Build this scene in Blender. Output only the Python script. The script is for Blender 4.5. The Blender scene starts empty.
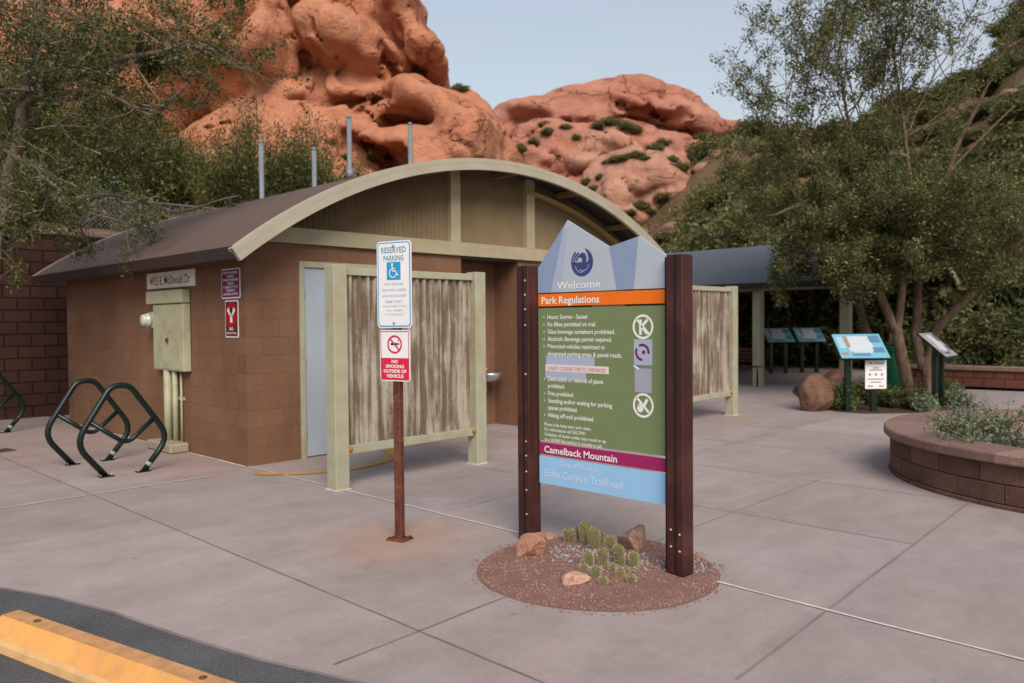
import bpy, math, random
import numpy as np
from mathutils import Vector, Matrix

S = bpy.context.scene
COL = S.collection
R = math.radians
# ------------------------------------------------------------------ frames
# world: X along the restroom front wall, Y into the building, origin at its near corner
CAM = np.array([-4.123, -7.931, 1.55])
U = np.array([0.6930, 0.7209]); V = np.array([-0.7209, 0.6930])   # world X / Y axes seen from the camera's ground frame
F = 788.1
M = np.array([[0.99996445, -0.00021814, -0.00842864], [-0.00843146, -0.02587125, -0.99962973], [0.0, 0.99966526, -0.02587217]])
CORNER = np.array([-2.86054, 8.46826])

def W(x, y, z=0.0):
    "camera ground frame (x right, y forward, metres) to world"
    d = np.array([x, y]) - CORNER
    return Vector((float(d @ U), float(d @ V), z))

def P(px, py, depth):
    "point seen in direction px,py of the photo at a given forward distance (camera ground frame)"
    d = M.T @ np.array([(px - 512) / F, (py - 341.5) / F, 1.0])
    d = d * (depth / d[1])
    return np.array([d[0], d[1], d[2] + 1.55])

def PW(px, py, depth):
    p = P(px, py, depth)
    return W(p[0], p[1], float(p[2]))

# ------------------------------------------------------------------ object helpers
def link(o, parent=None):
    COL.objects.link(o)
    if parent is not None:
        o.parent = parent
    return o

def tag(o, label=None, cat=None, group=None, kind=None):
    if label: o['label'] = label
    if cat: o['category'] = cat
    if group: o['group'] = group
    if kind: o['kind'] = kind
    return o

def thing(name, label, cat, loc=(0, 0, 0), rz=0.0, group=None):
    o = bpy.data.objects.new(name, None)
    o.empty_display_size = 0.2
    link(o)
    o.location = loc
    o.rotation_euler = (0, 0, rz)
    return tag(o, label, cat, group)

def copy_tree(o, parent=None):
    c = o.copy(); link(c)
    if parent is not None: c.parent = parent
    for ch in list(o.children):
        copy_tree(ch, c)
    return c

class MB:
    def __init__(s):
        s.v = []; s.f = []; s.n = 0; s.sm = []
    def add(s, verts, faces, smooth=False):
        b = s.n
        s.v.extend([tuple(p) for p in verts]); s.n += len(verts)
        s.f.extend([tuple(b + i for i in f) for f in faces]); s.sm.extend([smooth] * len(faces))
        return s
    def box(s, x0, x1, y0, y1, z0, z1, b=0.0):
        if b <= 0:
            vs = [(x, y, z) for z in (z0, z1) for y in (y0, y1) for x in (x0, x1)]
            return s.add(vs, [(0, 2, 3, 1), (4, 5, 7, 6), (0, 1, 5, 4), (2, 6, 7, 3), (0, 4, 6, 2), (1, 3, 7, 5)])
        X, Y, Z = (x0, x1), (y0, y1), (z0, z1); vs = []; idx = {}
        for i in (0, 1):
            for j in (0, 1):
                for k in (0, 1):
                    sx, sy, sz = (1, -1)[i], (1, -1)[j], (1, -1)[k]
                    for ax in range(3):
                        p = [X[i] + sx * b, Y[j] + sy * b, Z[k] + sz * b]; p[ax] = (X[i], Y[j], Z[k])[ax]
                        idx[(i, j, k, ax)] = len(vs); vs.append(p)
        fs = []
        def quad(a): fs.append(tuple(a))
        for i in (0, 1): quad([idx[(i, j, k, 0)] for j, k in ((0, 0), (1, 0), (1, 1), (0, 1))][::(1 if i else -1)])
        for j in (0, 1): quad([idx[(i, j, k, 1)] for i, k in ((0, 0), (0, 1), (1, 1), (1, 0))][::(1 if j else -1)])
        for k in (0, 1): quad([idx[(i, j, k, 2)] for i, j in ((0, 0), (1, 0), (1, 1), (0, 1))][::(1 if k else -1)])
        for i in (0, 1):
            for j in (0, 1): quad([idx[(i, j, 0, 0)], idx[(i, j, 1, 0)], idx[(i, j, 1, 1)], idx[(i, j, 0, 1)]])
            for k in (0, 1): quad([idx[(i, 0, k, 0)], idx[(i, 1, k, 0)], idx[(i, 1, k, 2)], idx[(i, 0, k, 2)]])
        for j in (0, 1):
            for k in (0, 1): quad([idx[(0, j, k, 1)], idx[(1, j, k, 1)], idx[(1, j, k, 2)], idx[(0, j, k, 2)]])
        for i in (0, 1):
            for j in (0, 1):
                for k in (0, 1): fs.append((idx[(i, j, k, 0)], idx[(i, j, k, 1)], idx[(i, j, k, 2)]))
        return s.add(vs, fs)
    def tube(s, pts, rad, sides=8, caps=True, smooth=True):
        pts = [Vector(p) for p in pts]; n = len(pts)
        if not hasattr(rad, '__len__'): rad = [rad] * n
        t0 = (pts[1] - pts[0]).normalized()
        up = Vector((0, 0, 1)) if abs(t0.z) < 0.9 else Vector((1, 0, 0))
        nx = t0.cross(up).normalized(); vs = []
        for i in range(n):
            t = (pts[min(i + 1, n - 1)] - pts[max(i - 1, 0)])
            t = t.normalized() if t.length > 1e-9 else t0
            nx = (nx - t * nx.dot(t))
            nx = nx.normalized() if nx.length > 1e-6 else t.orthogonal().normalized()
            ny = t.cross(nx)
            for k in range(sides):
                a = 2 * math.pi * k / sides
                vs.append(pts[i] + (nx * math.cos(a) + ny * math.sin(a)) * rad[i])
        fs = [(i * sides + k, i * sides + (k + 1) % sides, (i + 1) * sides + (k + 1) % sides, (i + 1) * sides + k) for i in range(n - 1) for k in range(sides)]
        s.add(vs, fs, smooth)
        if caps:
            b = s.n - len(vs)
            s.f.append(tuple(b + k for k in range(sides))[::-1]); s.sm.append(False)
            s.f.append(tuple(b + (n - 1) * sides + k for k in range(sides))); s.sm.append(False)
        return s
    def lathe(s, prof, c=(0, 0, 0), seg=24, smooth=True):
        vs = []; n = len(prof)
        for r, z in prof:
            for k in range(seg):
                a = 2 * math.pi * k / seg
                vs.append((c[0] + r * math.cos(a), c[1] + r * math.sin(a), c[2] + z))
        fs = [(i * seg + k, i * seg + (k + 1) % seg, (i + 1) * seg + (k + 1) % seg, (i + 1) * seg + k) for i in range(n - 1) for k in range(seg)]
        s.add(vs, fs, smooth)
        b = s.n - len(vs)
        s.f.append(tuple(b + k for k in range(seg))[::-1]); s.sm.append(False)
        s.f.append(tuple(b + (n - 1) * seg + k for k in range(seg))); s.sm.append(False)
        return s
    def prism(s, poly, a, b, axis='y', smooth=False):
        "extrude a 2D polygon; axis y: poly in (x,z); axis z: poly in (x,y); axis x: poly in (y,z)"
        def pt(p, t):
            return {'y': (p[0], t, p[1]), 'z': (p[0], p[1], t), 'x': (t, p[0], p[1])}[axis]
        n = len(poly)
        vs = [pt(p, a) for p in poly] + [pt(p, b) for p in poly]
        fs = [tuple(range(n))[::-1], tuple(range(n, 2 * n))] + [(i, (i + 1) % n, n + (i + 1) % n, n + i) for i in range(n)]
        return s.add(vs, fs, smooth)
    def xform(s, mat, start=0):
        for i in range(start, s.n):
            s.v[i] = tuple(mat @ Vector(s.v[i]))
        return s
    def build(s, name, mat, parent=None, fix=True):
        me = bpy.data.meshes.new(name)
        me.from_pydata([tuple(map(float, p)) for p in s.v], [], s.f)
        me.polygons.foreach_set('use_smooth', s.sm)
        if fix:
            import bmesh
            bm = bmesh.new(); bm.from_mesh(me); bmesh.ops.recalc_face_normals(bm, faces=bm.faces); bm.to_mesh(me); bm.free()
        me.materials.append(mat); me.update()
        o = bpy.data.objects.new(name, me)
        return link(o, parent)

def np_mesh(name, verts, faces, mat, parent=None, smooth=False):
    "fast mesh from an Nx3 array and an MxK face array"
    me = bpy.data.meshes.new(name)
    k = faces.shape[1]
    me.vertices.add(len(verts)); me.vertices.foreach_set('co', np.asarray(verts, dtype=np.float32).ravel())
    me.loops.add(faces.size); me.loops.foreach_set('vertex_index', faces.ravel().astype(np.int32))
    me.polygons.add(len(faces)); me.polygons.foreach_set('loop_start', (np.arange(len(faces)) * k).astype(np.int32))
    me.update(calc_edges=True); me.validate()
    if smooth: me.polygons.foreach_set('use_smooth', [True] * len(me.polygons))
    me.materials.append(mat)
    o = bpy.data.objects.new(name, me)
    return link(o, parent)

# ------------------------------------------------------------------ materials
class NT:
    def __init__(s, name):
        s.m = bpy.data.materials.new(name); s.m.use_nodes = True
        s.t = s.m.node_tree; s.t.nodes.clear()
        s.out = s.n('ShaderNodeOutputMaterial')
        s.tc = s.n('ShaderNodeTexCoord')
    def n(s, typ, **kw):
        nd = s.t.nodes.new(typ)
        for k, v in kw.items():
            if k in ('operation', 'blend_type', 'data_type', 'noise_dimensions', 'feature', 'distance', 'offset', 'squash', 'bands_direction', 'wave_type', 'interpolation_type'):
                setattr(nd, k, v)
        return nd
    def l(s, a, b): s.t.links.new(a, b)
    def mapped(s, scale=(1, 1, 1), rot=(0, 0, 0), src='Object', loc=(0, 0, 0)):
        m = s.n('ShaderNodeMapping'); m.inputs['Scale'].default_value = scale; m.inputs['Rotation'].default_value = rot; m.inputs['Location'].default_value = loc
        s.l(s.tc.outputs[src], m.inputs['Vector']); return m.outputs[0]
    def noise(s, scale, detail=4, rough=.55, vec=None, dist=0.0):
        nd = s.n('ShaderNodeTexNoise'); nd.inputs['Scale'].default_value = scale; nd.inputs['Detail'].default_value = detail; nd.inputs['Roughness'].default_value = rough; nd.inputs['Distortion'].default_value = dist
        s.l(vec if vec is not None else s.tc.outputs['Object'], nd.inputs['Vector']); return nd.outputs['Fac']
    def ramp(s, fac, stops):
        r = s.n('ShaderNodeValToRGB'); e = r.color_ramp.elements
        while len(e) < len(stops): e.new(0.5)
        for i, (p, c) in enumerate(stops):
            e[i].position = p
            e[i].color = (c, c, c, 1) if not hasattr(c, '__len__') else (*c, 1)
        s.l(fac, r.inputs[0]); return r.outputs[0]
    def mix(s, fac, a, b, mode='MIX'):
        m = s.n('ShaderNodeMix', data_type='RGBA', blend_type=mode)
        for sock, val in ((m.inputs[0], fac), (m.inputs[6], a), (m.inputs[7], b)):
            if isinstance(val, bpy.types.NodeSocket): s.l(val, sock)
            elif hasattr(val, '__len__'): sock.default_value = (*val, 1)
            else: sock.default_value = val
        return m.outputs[2]
    def math(s, op, a, b=0.0):
        m = s.n('ShaderNodeMath', operation=op)
        for i, val in enumerate((a, b)):
            if isinstance(val, bpy.types.NodeSocket): s.l(val, m.inputs[i])
            else: m.inputs[i].default_value = val
        return m.outputs[0]
    def bump(s, h, strength=.3, dist=.01, base=None):
        b = s.n('ShaderNodeBump'); b.inputs['Strength'].default_value = strength; b.inputs['Distance'].default_value = dist
        s.l(h, b.inputs['Height'])
        if base is not None: s.l(base, b.inputs['Normal'])
        return b.outputs[0]
    def done(s, color, rough=.8, normal=None, metal=0.0, spec=.3, coat=0.0):
        p = s.n('ShaderNodeBsdfPrincipled')
        for nm, val in (('Base Color', color), ('Roughness', rough), ('Metallic', metal)):
            if isinstance(val, bpy.types.NodeSocket): s.l(val, p.inputs[nm])
            elif hasattr(val, '__len__'): p.inputs[nm].default_value = (*val, 1)
            else: p.inputs[nm].default_value = val
        p.inputs['Specular IOR Level'].default_value = spec; p.inputs['Coat Weight'].default_value = coat
        if normal is not None: s.l(normal, p.inputs['Normal'])
        s.l(p.outputs[0], s.out.inputs[0]); return s.m

def paint(name, c, rough=.55, var=.18, scale=6, metal=0.0, spec=.3, dirt=None, dscale=2.5):
    t = NT(name)
    n = t.noise(scale, 5)
    col = t.mix(t.ramp(n, [(.3, 0.0), (.75, 1.0)]), tuple(x * (1 - var) for x in c), tuple(min(1, x * (1 + var)) for x in c))
    if dirt:
        d = t.noise(dscale, 6, .65)
        col = t.mix(t.ramp(d, [(.5, 0.0), (.72, .75)]), col, dirt)
    nn = t.noise(60, 3)
    return t.done(col, t.ramp(n, [(0, rough * .85), (1, min(1, rough * 1.2))]), t.bump(nn, .12, .002), metal, spec)

def flat(name, c, rough=.5, spec=.3):
    t = NT(name); n = t.noise(9, 5)
    col = t.mix(n, tuple(x * .9 for x in c), tuple(min(1, x * 1.08) for x in c))
    return t.done(col, rough, None, 0, spec)

def block_mat(name, c1, c2, mortar, axis, w=.4, h=.2, ms=.008, bump=.5, var=.25, course_off=0.5, stain=None):
    "coursed block; axis x: wall runs along X (uses x,z), y: wall runs along Y (uses y,z), p: polar"
    t = NT(name)
    sep = t.n('ShaderNodeSeparateXYZ'); t.l(t.tc.outputs['Object'], sep.inputs[0])
    cmb = t.n('ShaderNodeCombineXYZ')
    t.l(sep.outputs[0 if axis == 'x' else 1], cmb.inputs[0]); t.l(sep.outputs[2], cmb.inputs[1])
    br = t.n('ShaderNodeTexBrick'); t.l(cmb.outputs[0], br.inputs['Vector'])
    br.offset = course_off; br.inputs['Scale'].default_value = 1
    br.inputs['Brick Width'].default_value = w; br.inputs['Row Height'].default_value = h
    br.inputs['Mortar Size'].default_value = ms; br.inputs['Mortar Smooth'].default_value = .3
    br.inputs['Bias'].default_value = 0
    br.inputs['Color1'].default_value = (*c1, 1); br.inputs['Color2'].default_value = (*c2, 1); br.inputs['Mortar'].default_value = (*mortar, 1)
    n1 = t.noise(1.3, 5, .6); n2 = t.noise(28, 5, .7); n3 = t.noise(140, 2)
    col = t.mix(1.0, br.outputs['Color'], t.ramp(n1, [(.25, 1 - var), (.75, 1 + var * .6)]), 'MULTIPLY')
    col = t.mix(1.0, col, t.ramp(n2, [(.2, .78), (.8, 1.2)]), 'MULTIPLY')
    if stain:
        vv = t.mapped((1.5, 1.5, .35)); n4 = t.noise(2.2, 6, .6, vv)
        col = t.mix(t.ramp(n4, [(.52, 0.0), (.75, .6)]), col, stain)
    hgt = t.math('MULTIPLY_ADD', br.outputs['Fac'], -1.0)
    hgt = t.math('ADD', hgt, t.math('MULTIPLY', n2, .6)); hgt = t.math('ADD', hgt, t.math('MULTIPLY', n3, .25))
    return t.done(col, .92, t.bump(hgt, bump, .012), 0, .15)

def leaf_mat(name, ca, cb, cc=None, trans=.35):
    t = NT(name)
    g = t.n('ShaderNodeNewGeometry')
    n = t.noise(1.7, 4, .6)
    col = t.mix(t.ramp(n, [(.38, 0.0), (.6, 1.0)]), ca, cb)
    if cc: col = t.mix(t.ramp(g.outputs['Random Per Island'], [(.72, 0.0), (.8, 1.0)]), col, cc)
    col = t.mix(1.0, col, t.ramp(g.outputs['Random Per Island'], [(0, .6), (1, 1.35)]), 'MULTIPLY')
    d = t.n('ShaderNodeBsdfDiffuse'); tr = t.n('ShaderNodeBsdfTranslucent'); mx = t.n('ShaderNodeMixShader')
    t.l(col, d.inputs[0]); t.l(col, tr.inputs[0]); mx.inputs[0].default_value = trans
    t.l(d.outputs[0], mx.inputs[1]); t.l(tr.outputs[0], mx.inputs[2]); t.l(mx.outputs[0], t.out.inputs[0])
    return t.m

def bark_mat(name, ca, cb):
    t = NT(name); v = t.mapped((1, 1, .25)); n = t.noise(18, 6, .7, v); n2 = t.noise(3, 3)
    col = t.mix(t.ramp(n, [(.3, 0.0), (.7, 1.0)]), ca, cb)
    col = t.mix(1.0, col, t.ramp(n2, [(.3, .7), (.7, 1.25)]), 'MULTIPLY')
    return t.done(col, .9, t.bump(n, .8, .02), 0, .15)

def concrete():
    t = NT('pavement concrete')
    n1 = t.noise(.35, 5, .6); n2 = t.noise(2.2, 6, .65); n3 = t.noise(90, 3, .7)
    v = t.mapped((.25, 1.6, 1), rot=(0, 0, .5)); n4 = t.noise(1.6, 5, .6, v)
    col = t.mix(t.ramp(n1, [(.3, 0.0), (.7, 1.0)]), (.33, .265, .245), (.36, .31, .3))
    col = t.mix(1.0, col, t.ramp(n2, [(.25, .86), (.75, 1.1)]), 'MULTIPLY')
    col = t.mix(1.0, col, t.ramp(n4, [(.3, .9), (.7, 1.07)]), 'MULTIPLY')
    col = t.mix(1.0, col, t.ramp(n3, [(.2, .88), (.8, 1.1)]), 'MULTIPLY')
    n5 = t.noise(1.1, 7, .75, t.mapped((1, 1, 1), loc=(7, 3, 0))); n5_ = t.noise(2.3, 5, .6)
    col = t.mix(t.ramp(n5, [(.6, 0.0), (.78, .45)]), col, (.33, .2, .145))
    vo = t.n('ShaderNodeTexVoronoi'); vo.inputs['Scale'].default_value = 1.7; t.l(t.tc.outputs['Object'], vo.inputs['Vector'])
    col = t.mix(t.ramp(vo.outputs['Distance'], [(.02, .5), (.05, 0.0)]), col, (.14, .12, .11))
    for (sx_, sy_, rad, cc, amt) in ((-.67, -3.49, .75, (.42, .25, .16), .55), (7.5, -1.7, .9, (.42, .27, .18), .4), (-.3, .4, 1.2, (.33, .2, .14), .4), (3.2, -1.4, 1.3, (.36, .25, .19), .35), (-2.4, 3.5, 3.0, (.3, .19, .14), .55)):
        vd = t.n('ShaderNodeVectorMath', operation='DISTANCE'); t.l(t.tc.outputs['Object'], vd.inputs[0]); vd.inputs[1].default_value = (sx_, sy_, .004)
        dd = t.math('ADD', t.math('MULTIPLY', vd.outputs['Value'], 1.0 / rad), t.math('MULTIPLY', t.math('SUBTRACT', n5_, .5), 1.3))
        col = t.mix(t.ramp(dd, [(.1, amt), (1.0, 0.0)]), col, cc)
    sp = t.n('ShaderNodeSeparateXYZ'); t.l(t.tc.outputs['Object'], sp.inputs[0]); cb = t.n('ShaderNodeCombineXYZ')
    t.l(t.math('FLOOR', t.math('MULTIPLY', t.math('ADD', sp.outputs[0], 1.64), .6135)), cb.inputs[0]); t.l(t.math('FLOOR', t.math('MULTIPLY', t.math('ADD', sp.outputs[1], 6.2), .645)), cb.inputs[1])
    wn = t.n('ShaderNodeTexWhiteNoise'); t.l(cb.outputs[0], wn.inputs[0])
    col = t.mix(1.0, col, t.ramp(wn.outputs[0], [(0, .93), (1, 1.05)]), 'MULTIPLY')
    n7 = t.noise(7, 7, .8); col = t.mix(1.0, col, t.ramp(n7, [(.3, .9), (.5, 1.0), (.75, 1.07)]), 'MULTIPLY')
    vo2 = t.n('ShaderNodeTexVoronoi'); vo2.inputs['Scale'].default_value = 9; t.l(t.tc.outputs['Object'], vo2.inputs['Vector'])
    col = t.mix(t.ramp(vo2.outputs['Distance'], [(.03, .45), (.07, 0.0)]), col, (.17, .14, .13))
    return t.done(col, t.ramp(n2, [(.2, .75), (.8, .9)]), t.bump(n3, .3, .004), 0, .25)

def asphalt():
    t = NT('asphalt'); n1 = t.noise(220, 2, .8); n2 = t.noise(1.5, 5)
    col = t.mix(t.ramp(n1, [(.35, 0.0), (.7, 1.0)]), (.03, .03, .032), (.2, .2, .205))
    col = t.mix(1.0, col, t.ramp(n2, [(.3, .8), (.7, 1.2)]), 'MULTIPLY')
    return t.done(col, .85, t.bump(n1, .8, .006), 0, .25)

def dirt(name, a, b, sc=3.0):
    t = NT(name); n1 = t.noise(sc, 6, .65); n2 = t.noise(sc * 16, 4, .8)
    col = t.mix(t.ramp(n1, [(.3, 0.0), (.7, 1.0)]), a, b)
    col = t.mix(1.0, col, t.ramp(n2, [(.25, .6), (.75, 1.35)]), 'MULTIPLY')
    return t.done(col, .95, t.bump(n2, .9, .03), 0, .1)

def rock_mat(name, a, b, c, sc=.35, bump=.6, dist=.25):
    t = NT(name)
    n1 = t.noise(sc, 6, .6); n2 = t.noise(sc * 5, 6, .7); n3 = t.noise(sc * 26, 4, .75)
    st = t.mapped((.5, .5, 2.2), rot=(R(8), R(12), 0)); n4 = t.noise(sc * 3, 5, .6, st, .4)
    col = t.mix(t.ramp(n1, [(.32, 0.0), (.68, 1.0)]), a, b)
    col = t.mix(t.ramp(n4, [(.45, 0.0), (.7, .5)]), col, c)
    col = t.mix(1.0, col, t.ramp(n2, [(.25, .8), (.75, 1.15)]), 'MULTIPLY')
    vv = t.mapped((2.2, 2.2, .3)); n6 = t.noise(sc * 2.2, 5, .65, vv)
    col = t.mix(t.ramp(n6, [(.62, 0.0), (.78, .35)]), col, (.16, .06, .04))
    wp = t.n('ShaderNodeVectorMath', operation='ADD'); nv = t.n('ShaderNodeTexNoise'); nv.inputs['Scale'].default_value = sc * 2.5; nv.inputs['Detail'].default_value = 4; t.l(t.tc.outputs['Object'], nv.inputs['Vector'])
    sv = t.n('ShaderNodeVectorMath', operation='SCALE'); t.l(nv.outputs['Color'], sv.inputs[0]); sv.inputs['Scale'].default_value = .9 / sc
    mp = t.mapped((.8, .8, 1.7), rot=(R(6), R(14), 0)); t.l(mp, wp.inputs[0]); t.l(sv.outputs[0], wp.inputs[1])
    ve = t.n('ShaderNodeTexVoronoi', feature='DISTANCE_TO_EDGE'); ve.inputs['Scale'].default_value = sc * 1.1; t.l(wp.outputs[0], ve.inputs['Vector'])
    ck = t.ramp(ve.outputs['Distance'], [(.0, .45), (.022, 1.0)]); ckm = t.math('MAXIMUM', ck, t.ramp(n1, [(.42, 0.0), (.5, 1.0)]))
    col = t.mix(ckm, (.2, .08, .05), col)
    h = t.math('ADD', t.math('MULTIPLY', n2, .7), t.math('MULTIPLY', n3, .3)); h = t.math('ADD', h, t.math('MULTIPLY', ckm, .8))
    h = t.math('ADD', h, t.math('MULTIPLY', n4, .5))
    return t.done(col, .93, t.bump(h, bump, dist), 0, .1)

def streaked():
    "weathered corrugated sheet: pale paint worn away in vertical streaks"
    t = NT('weathered corrugated sheet')
    v = t.mapped((9, 9, .55)); n = t.noise(2.0, 6, .62, v, .2)
    v2 = t.mapped((2.0, 2.0, .9)); n2 = t.noise(1.7, 4, .6, v2)
    f = t.ramp(t.math('ADD', n, t.math('MULTIPLY', n2, .7)), [(.74, 0.0), (.93, 1.0)])
    n3 = t.noise(34, 5, .7)
    col = t.mix(f, (.42, .38, .315), (.17, .122, .085))
    col = t.mix(1.0, col, t.ramp(n3, [(.2, .75), (.8, 1.2)]), 'MULTIPLY')
    return t.done(col, .75, t.bump(n3, .3, .004), 0, .25)

def rusty(name, base, rust, amount=.5, sc=5):
    t = NT(name); n = t.noise(sc, 7, .7); n2 = t.noise(sc * 8, 4, .7)
    col = t.mix(t.ramp(n, [(amount - .08, 0.0), (amount + .12, 1.0)]), base, rust)
    col = t.mix(1.0, col, t.ramp(n2, [(.25, .7), (.75, 1.25)]), 'MULTIPLY')
    return t.done(col, t.ramp(n, [(.3, .5), (.7, .85)]), t.bump(n2, .3, .003), .1, .3)

m_conc = concrete(); m_asph = asphalt()
m_joint = paint('joint groove', (.225, .185, .175), .9, .3, 3); m_joint2 = paint('faint joint groove', (.29, .245, .23), .9, .1, 3); m_caulk = paint('pale joint sealant', (.6, .55, .51), .8, .2, 12, dirt=(.45, .4, .37), dscale=1.3)
m_ylw = paint('worn yellow floor paint', (.5, .27, .07), .8, .3, 18, dirt=(.3, .22, .16), dscale=9)
m_dirt = dirt('desert dirt', (.2, .1, .07), (.3, .17, .12), 1.2)
m_bed = dirt('planting bed soil', (.07, .045, .035), (.14, .085, .062), 3)
m_gravbase = dirt('crushed red gravel base', (.34, .19, .155), (.42, .25, .21), 9)
wallA = dict(c1=(.192, .104, .063), c2=(.21, .115, .071), mortar=(.172, .094, .059), stain=(.15, .076, .048))
m_wx = block_mat('tan block wall front', axis='x', ms=.005, bump=.45, var=.2, **wallA)
m_wy = block_mat('tan block wall side', axis='y', ms=.005, bump=.45, var=.2, **wallA)
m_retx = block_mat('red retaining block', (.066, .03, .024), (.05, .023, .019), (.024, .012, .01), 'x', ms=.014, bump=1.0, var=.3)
m_low = block_mat('red low wall block', (.2, .075, .058), (.16, .065, .05), (.07, .035, .03), 'y', ms=.012, bump=.8, var=.25)
def planter_mat(nm, a, b):
    t = NT(nm); n = t.noise(5, 6, .7); n2 = t.noise(45, 4, .75); g = t.n('ShaderNodeNewGeometry')
    col = t.mix(t.ramp(n, [(.3, 0.0), (.7, 1.0)]), a, b)
    col = t.mix(1.0, col, t.ramp(g.outputs['Random Per Island'], [(0, .78), (1, 1.2)]), 'MULTIPLY')
    col = t.mix(1.0, col, t.ramp(n2, [(.2, .7), (.8, 1.3)]), 'MULTIPLY')
    return t.done(col, .92, t.bump(n2, .9, .012), 0, .15)
m_plblock = planter_mat('planter split block', (.11, .062, .05), (.17, .095, .074))
m_plcap = planter_mat('planter cap', (.235, .145, .122), (.29, .185, .155))
m_beige = paint('beige trim paint', (.38, .335, .22), .6, .12, 4, dirt=(.33, .25, .14), dscale=1.7)
m_fascia = paint('pale khaki fascia', (.4, .365, .28), .5, .08, 3)
m_green_post = paint('pale sage post paint', (.37, .365, .26), .6, .1, 5, dirt=(.33, .24, .14), dscale=2.2)
m_panel = streaked()
m_corr = paint('brown corrugated cladding', (.205, .15, .083), .7, .18, 2)
t = NT('brown metal roof'); _n = t.noise(1.2, 5, .6); _v = t.mapped((.6, 3, .6)); _n2 = t.noise(2.5, 5, .6, _v)
_w = t.n('ShaderNodeTexWave', bands_direction='Y'); _w.inputs['Scale'].default_value = 3.1; t.l(t.tc.outputs['Object'], _w.inputs['Vector'])
_c = t.mix(_n, (.105, .072, .058), (.135, .095, .078)); _c = t.mix(1.0, _c, t.ramp(_n2, [(.3, .88), (.7, 1.08)]), 'MULTIPLY')
m_roof = t.done(_c, .65, t.bump(t.ramp(_w.outputs['Fac'], [(.0, 0.0), (.85, .0), (1, 1.0)]), .5, .01), 0, .25)
m_roofedge = paint('dark brown drip edge', (.035, .022, .018), .5, .15, 3)
m_under = paint('dark soffit metal', (.05, .045, .045), .6, .2, 3)
m_roof2 = paint('slate blue metal roof', (.085, .1, .115), .6, .12, 1.5, metal=0, spec=.3)
m_door = paint('blue grey steel door', (.36, .42, .47), .4, .06, 2)
m_steel = paint('galvanised steel', (.22, .25, .28), .5, .15, 14, metal=.3)
m_chrome = paint('stainless steel', (.6, .6, .6), .3, .05, 8, metal=.9)
m_dkgreen = paint('dark green enamel', (.003, .013, .01), .3, .2, 6, spec=.4)
m_scuff = paint('worn pale sticker', (.3, .32, .31), .7, .5, 90)
m_maroon = paint('maroon steel post', (.05, .014, .012), .45, .3, 5, spec=.4, dirt=(.1, .032, .02), dscale=5)
m_maroon_dk = paint('dark steel flange', (.014, .01, .011), .5, .2, 5)
m_bolt = paint('zinc bolt', (.5, .47, .43), .4, .1, 20, metal=.6)
m_rust = rusty('rusty sign post', (.1, .03, .022), (.19, .075, .04), .52, 6)
m_util = paint('sage utility paint', (.4, .4, .27), .5, .1, 5, dirt=(.3, .25, .15), dscale=4)
m_glassy = paint('meter glass', (.5, .52, .46), .15, .05, 8, spec=.6)
m_wst = paint('yellow parking block paint', (.7, .34, .1), .75, .12, 5, dirt=(.5, .26, .12), dscale=9)
m_wst2 = paint('worn parking block top', (.5, .26, .11), .85, .2, 14)
m_wst3 = paint('faded parking block foot', (.62, .38, .17), .8, .15, 9)
def flats(n, c, r=.45): return flat(n, c, r)
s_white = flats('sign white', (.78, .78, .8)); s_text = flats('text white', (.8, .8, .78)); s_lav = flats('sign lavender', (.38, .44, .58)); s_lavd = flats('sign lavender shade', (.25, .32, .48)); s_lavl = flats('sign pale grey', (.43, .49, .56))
s_orange = flats('sign orange', (.85, .17, .01)); s_green = flats('sign green', (.175, .23, .105)); s_mag = flats('sign magenta', (.33, .018, .12)); s_blue = flats('sign light blue', (.3, .55, .83))
s_navy = flats('sign navy', (.045, .06, .2)); s_cyan = flats('sign blue', (.02, .32, .62)); s_red = flats('sign red', (.62, .02, .06)); s_pink = flats('sticker pinkish white', (.75, .66, .66)); s_redtx = flats('faded red text', (.6, .18, .16))
s_purple = flats('sign purple', (.17, .015, .1)); s_dred = flats('sign dark red', (.42, .008, .015)); s_brown = flats('sign dark maroon', (.12, .02, .02)); s_black = flats('sign black', (.02, .02, .02)); s_greyt = flats('faded grey text', (.38, .48, .58)); s_cream = flats('address plate cream', (.9, .87, .78))
s_sky = flats('panel sky blue', (.16, .42, .55)); s_pale = flats('panel pale map', (.5, .56, .62)); s_dk = flats('panel dark picture', (.12, .12, .16)); s_tan = flats('panel tan picture', (.4, .2, .12)); s_bluegrey = flats('panel grey border', (.3, .32, .36))
m_rockA = rock_mat('red sandstone', (.52, .205, .11), (.6, .285, .175), (.4, .145, .08), .22, .9, .45)
m_rockB = rock_mat('dusty red sandstone', (.45, .185, .12), (.55, .27, .195), (.3, .11, .08), .16, .8, .7)
m_rockC = rock_mat('pale pink rock', (.5, .25, .175), (.58, .32, .23), (.42, .2, .14), .22, .9, .5)
m_boulder = rock_mat('brown boulder', (.17, .09, .065), (.24, .14, .095), (.09, .05, .045), 1.8, .9, .06)
m_orock = rock_mat('orange rock', (.45, .21, .14), (.55, .3, .21), (.36, .15, .1), 7, .8, .02)
m_prock = rock_mat('pink rock', (.52, .3, .21), (.6, .38, .28), (.45, .24, .17), 7, .6, .02)
m_drock = rock_mat('brown rock', (.38, .22, .165), (.48, .3, .225), (.28, .14, .1), 7, .8, .02)
m_bark = bark_mat('tree bark', (.12, .08, .055), (.26, .18, .12)); m_barkr = bark_mat('brown bark', (.06, .045, .034), (.22, .15, .1)); m_barkg = bark_mat('grey bark', (.11, .09, .07), (.26, .22, .175)); m_barkd = bark_mat('dark bark', (.05, .035, .028), (.1, .07, .055))
m_lfT = leaf_mat('mesquite leaves', (.065, .085, .03), (.14, .155, .06), (.21, .21, .1))
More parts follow.
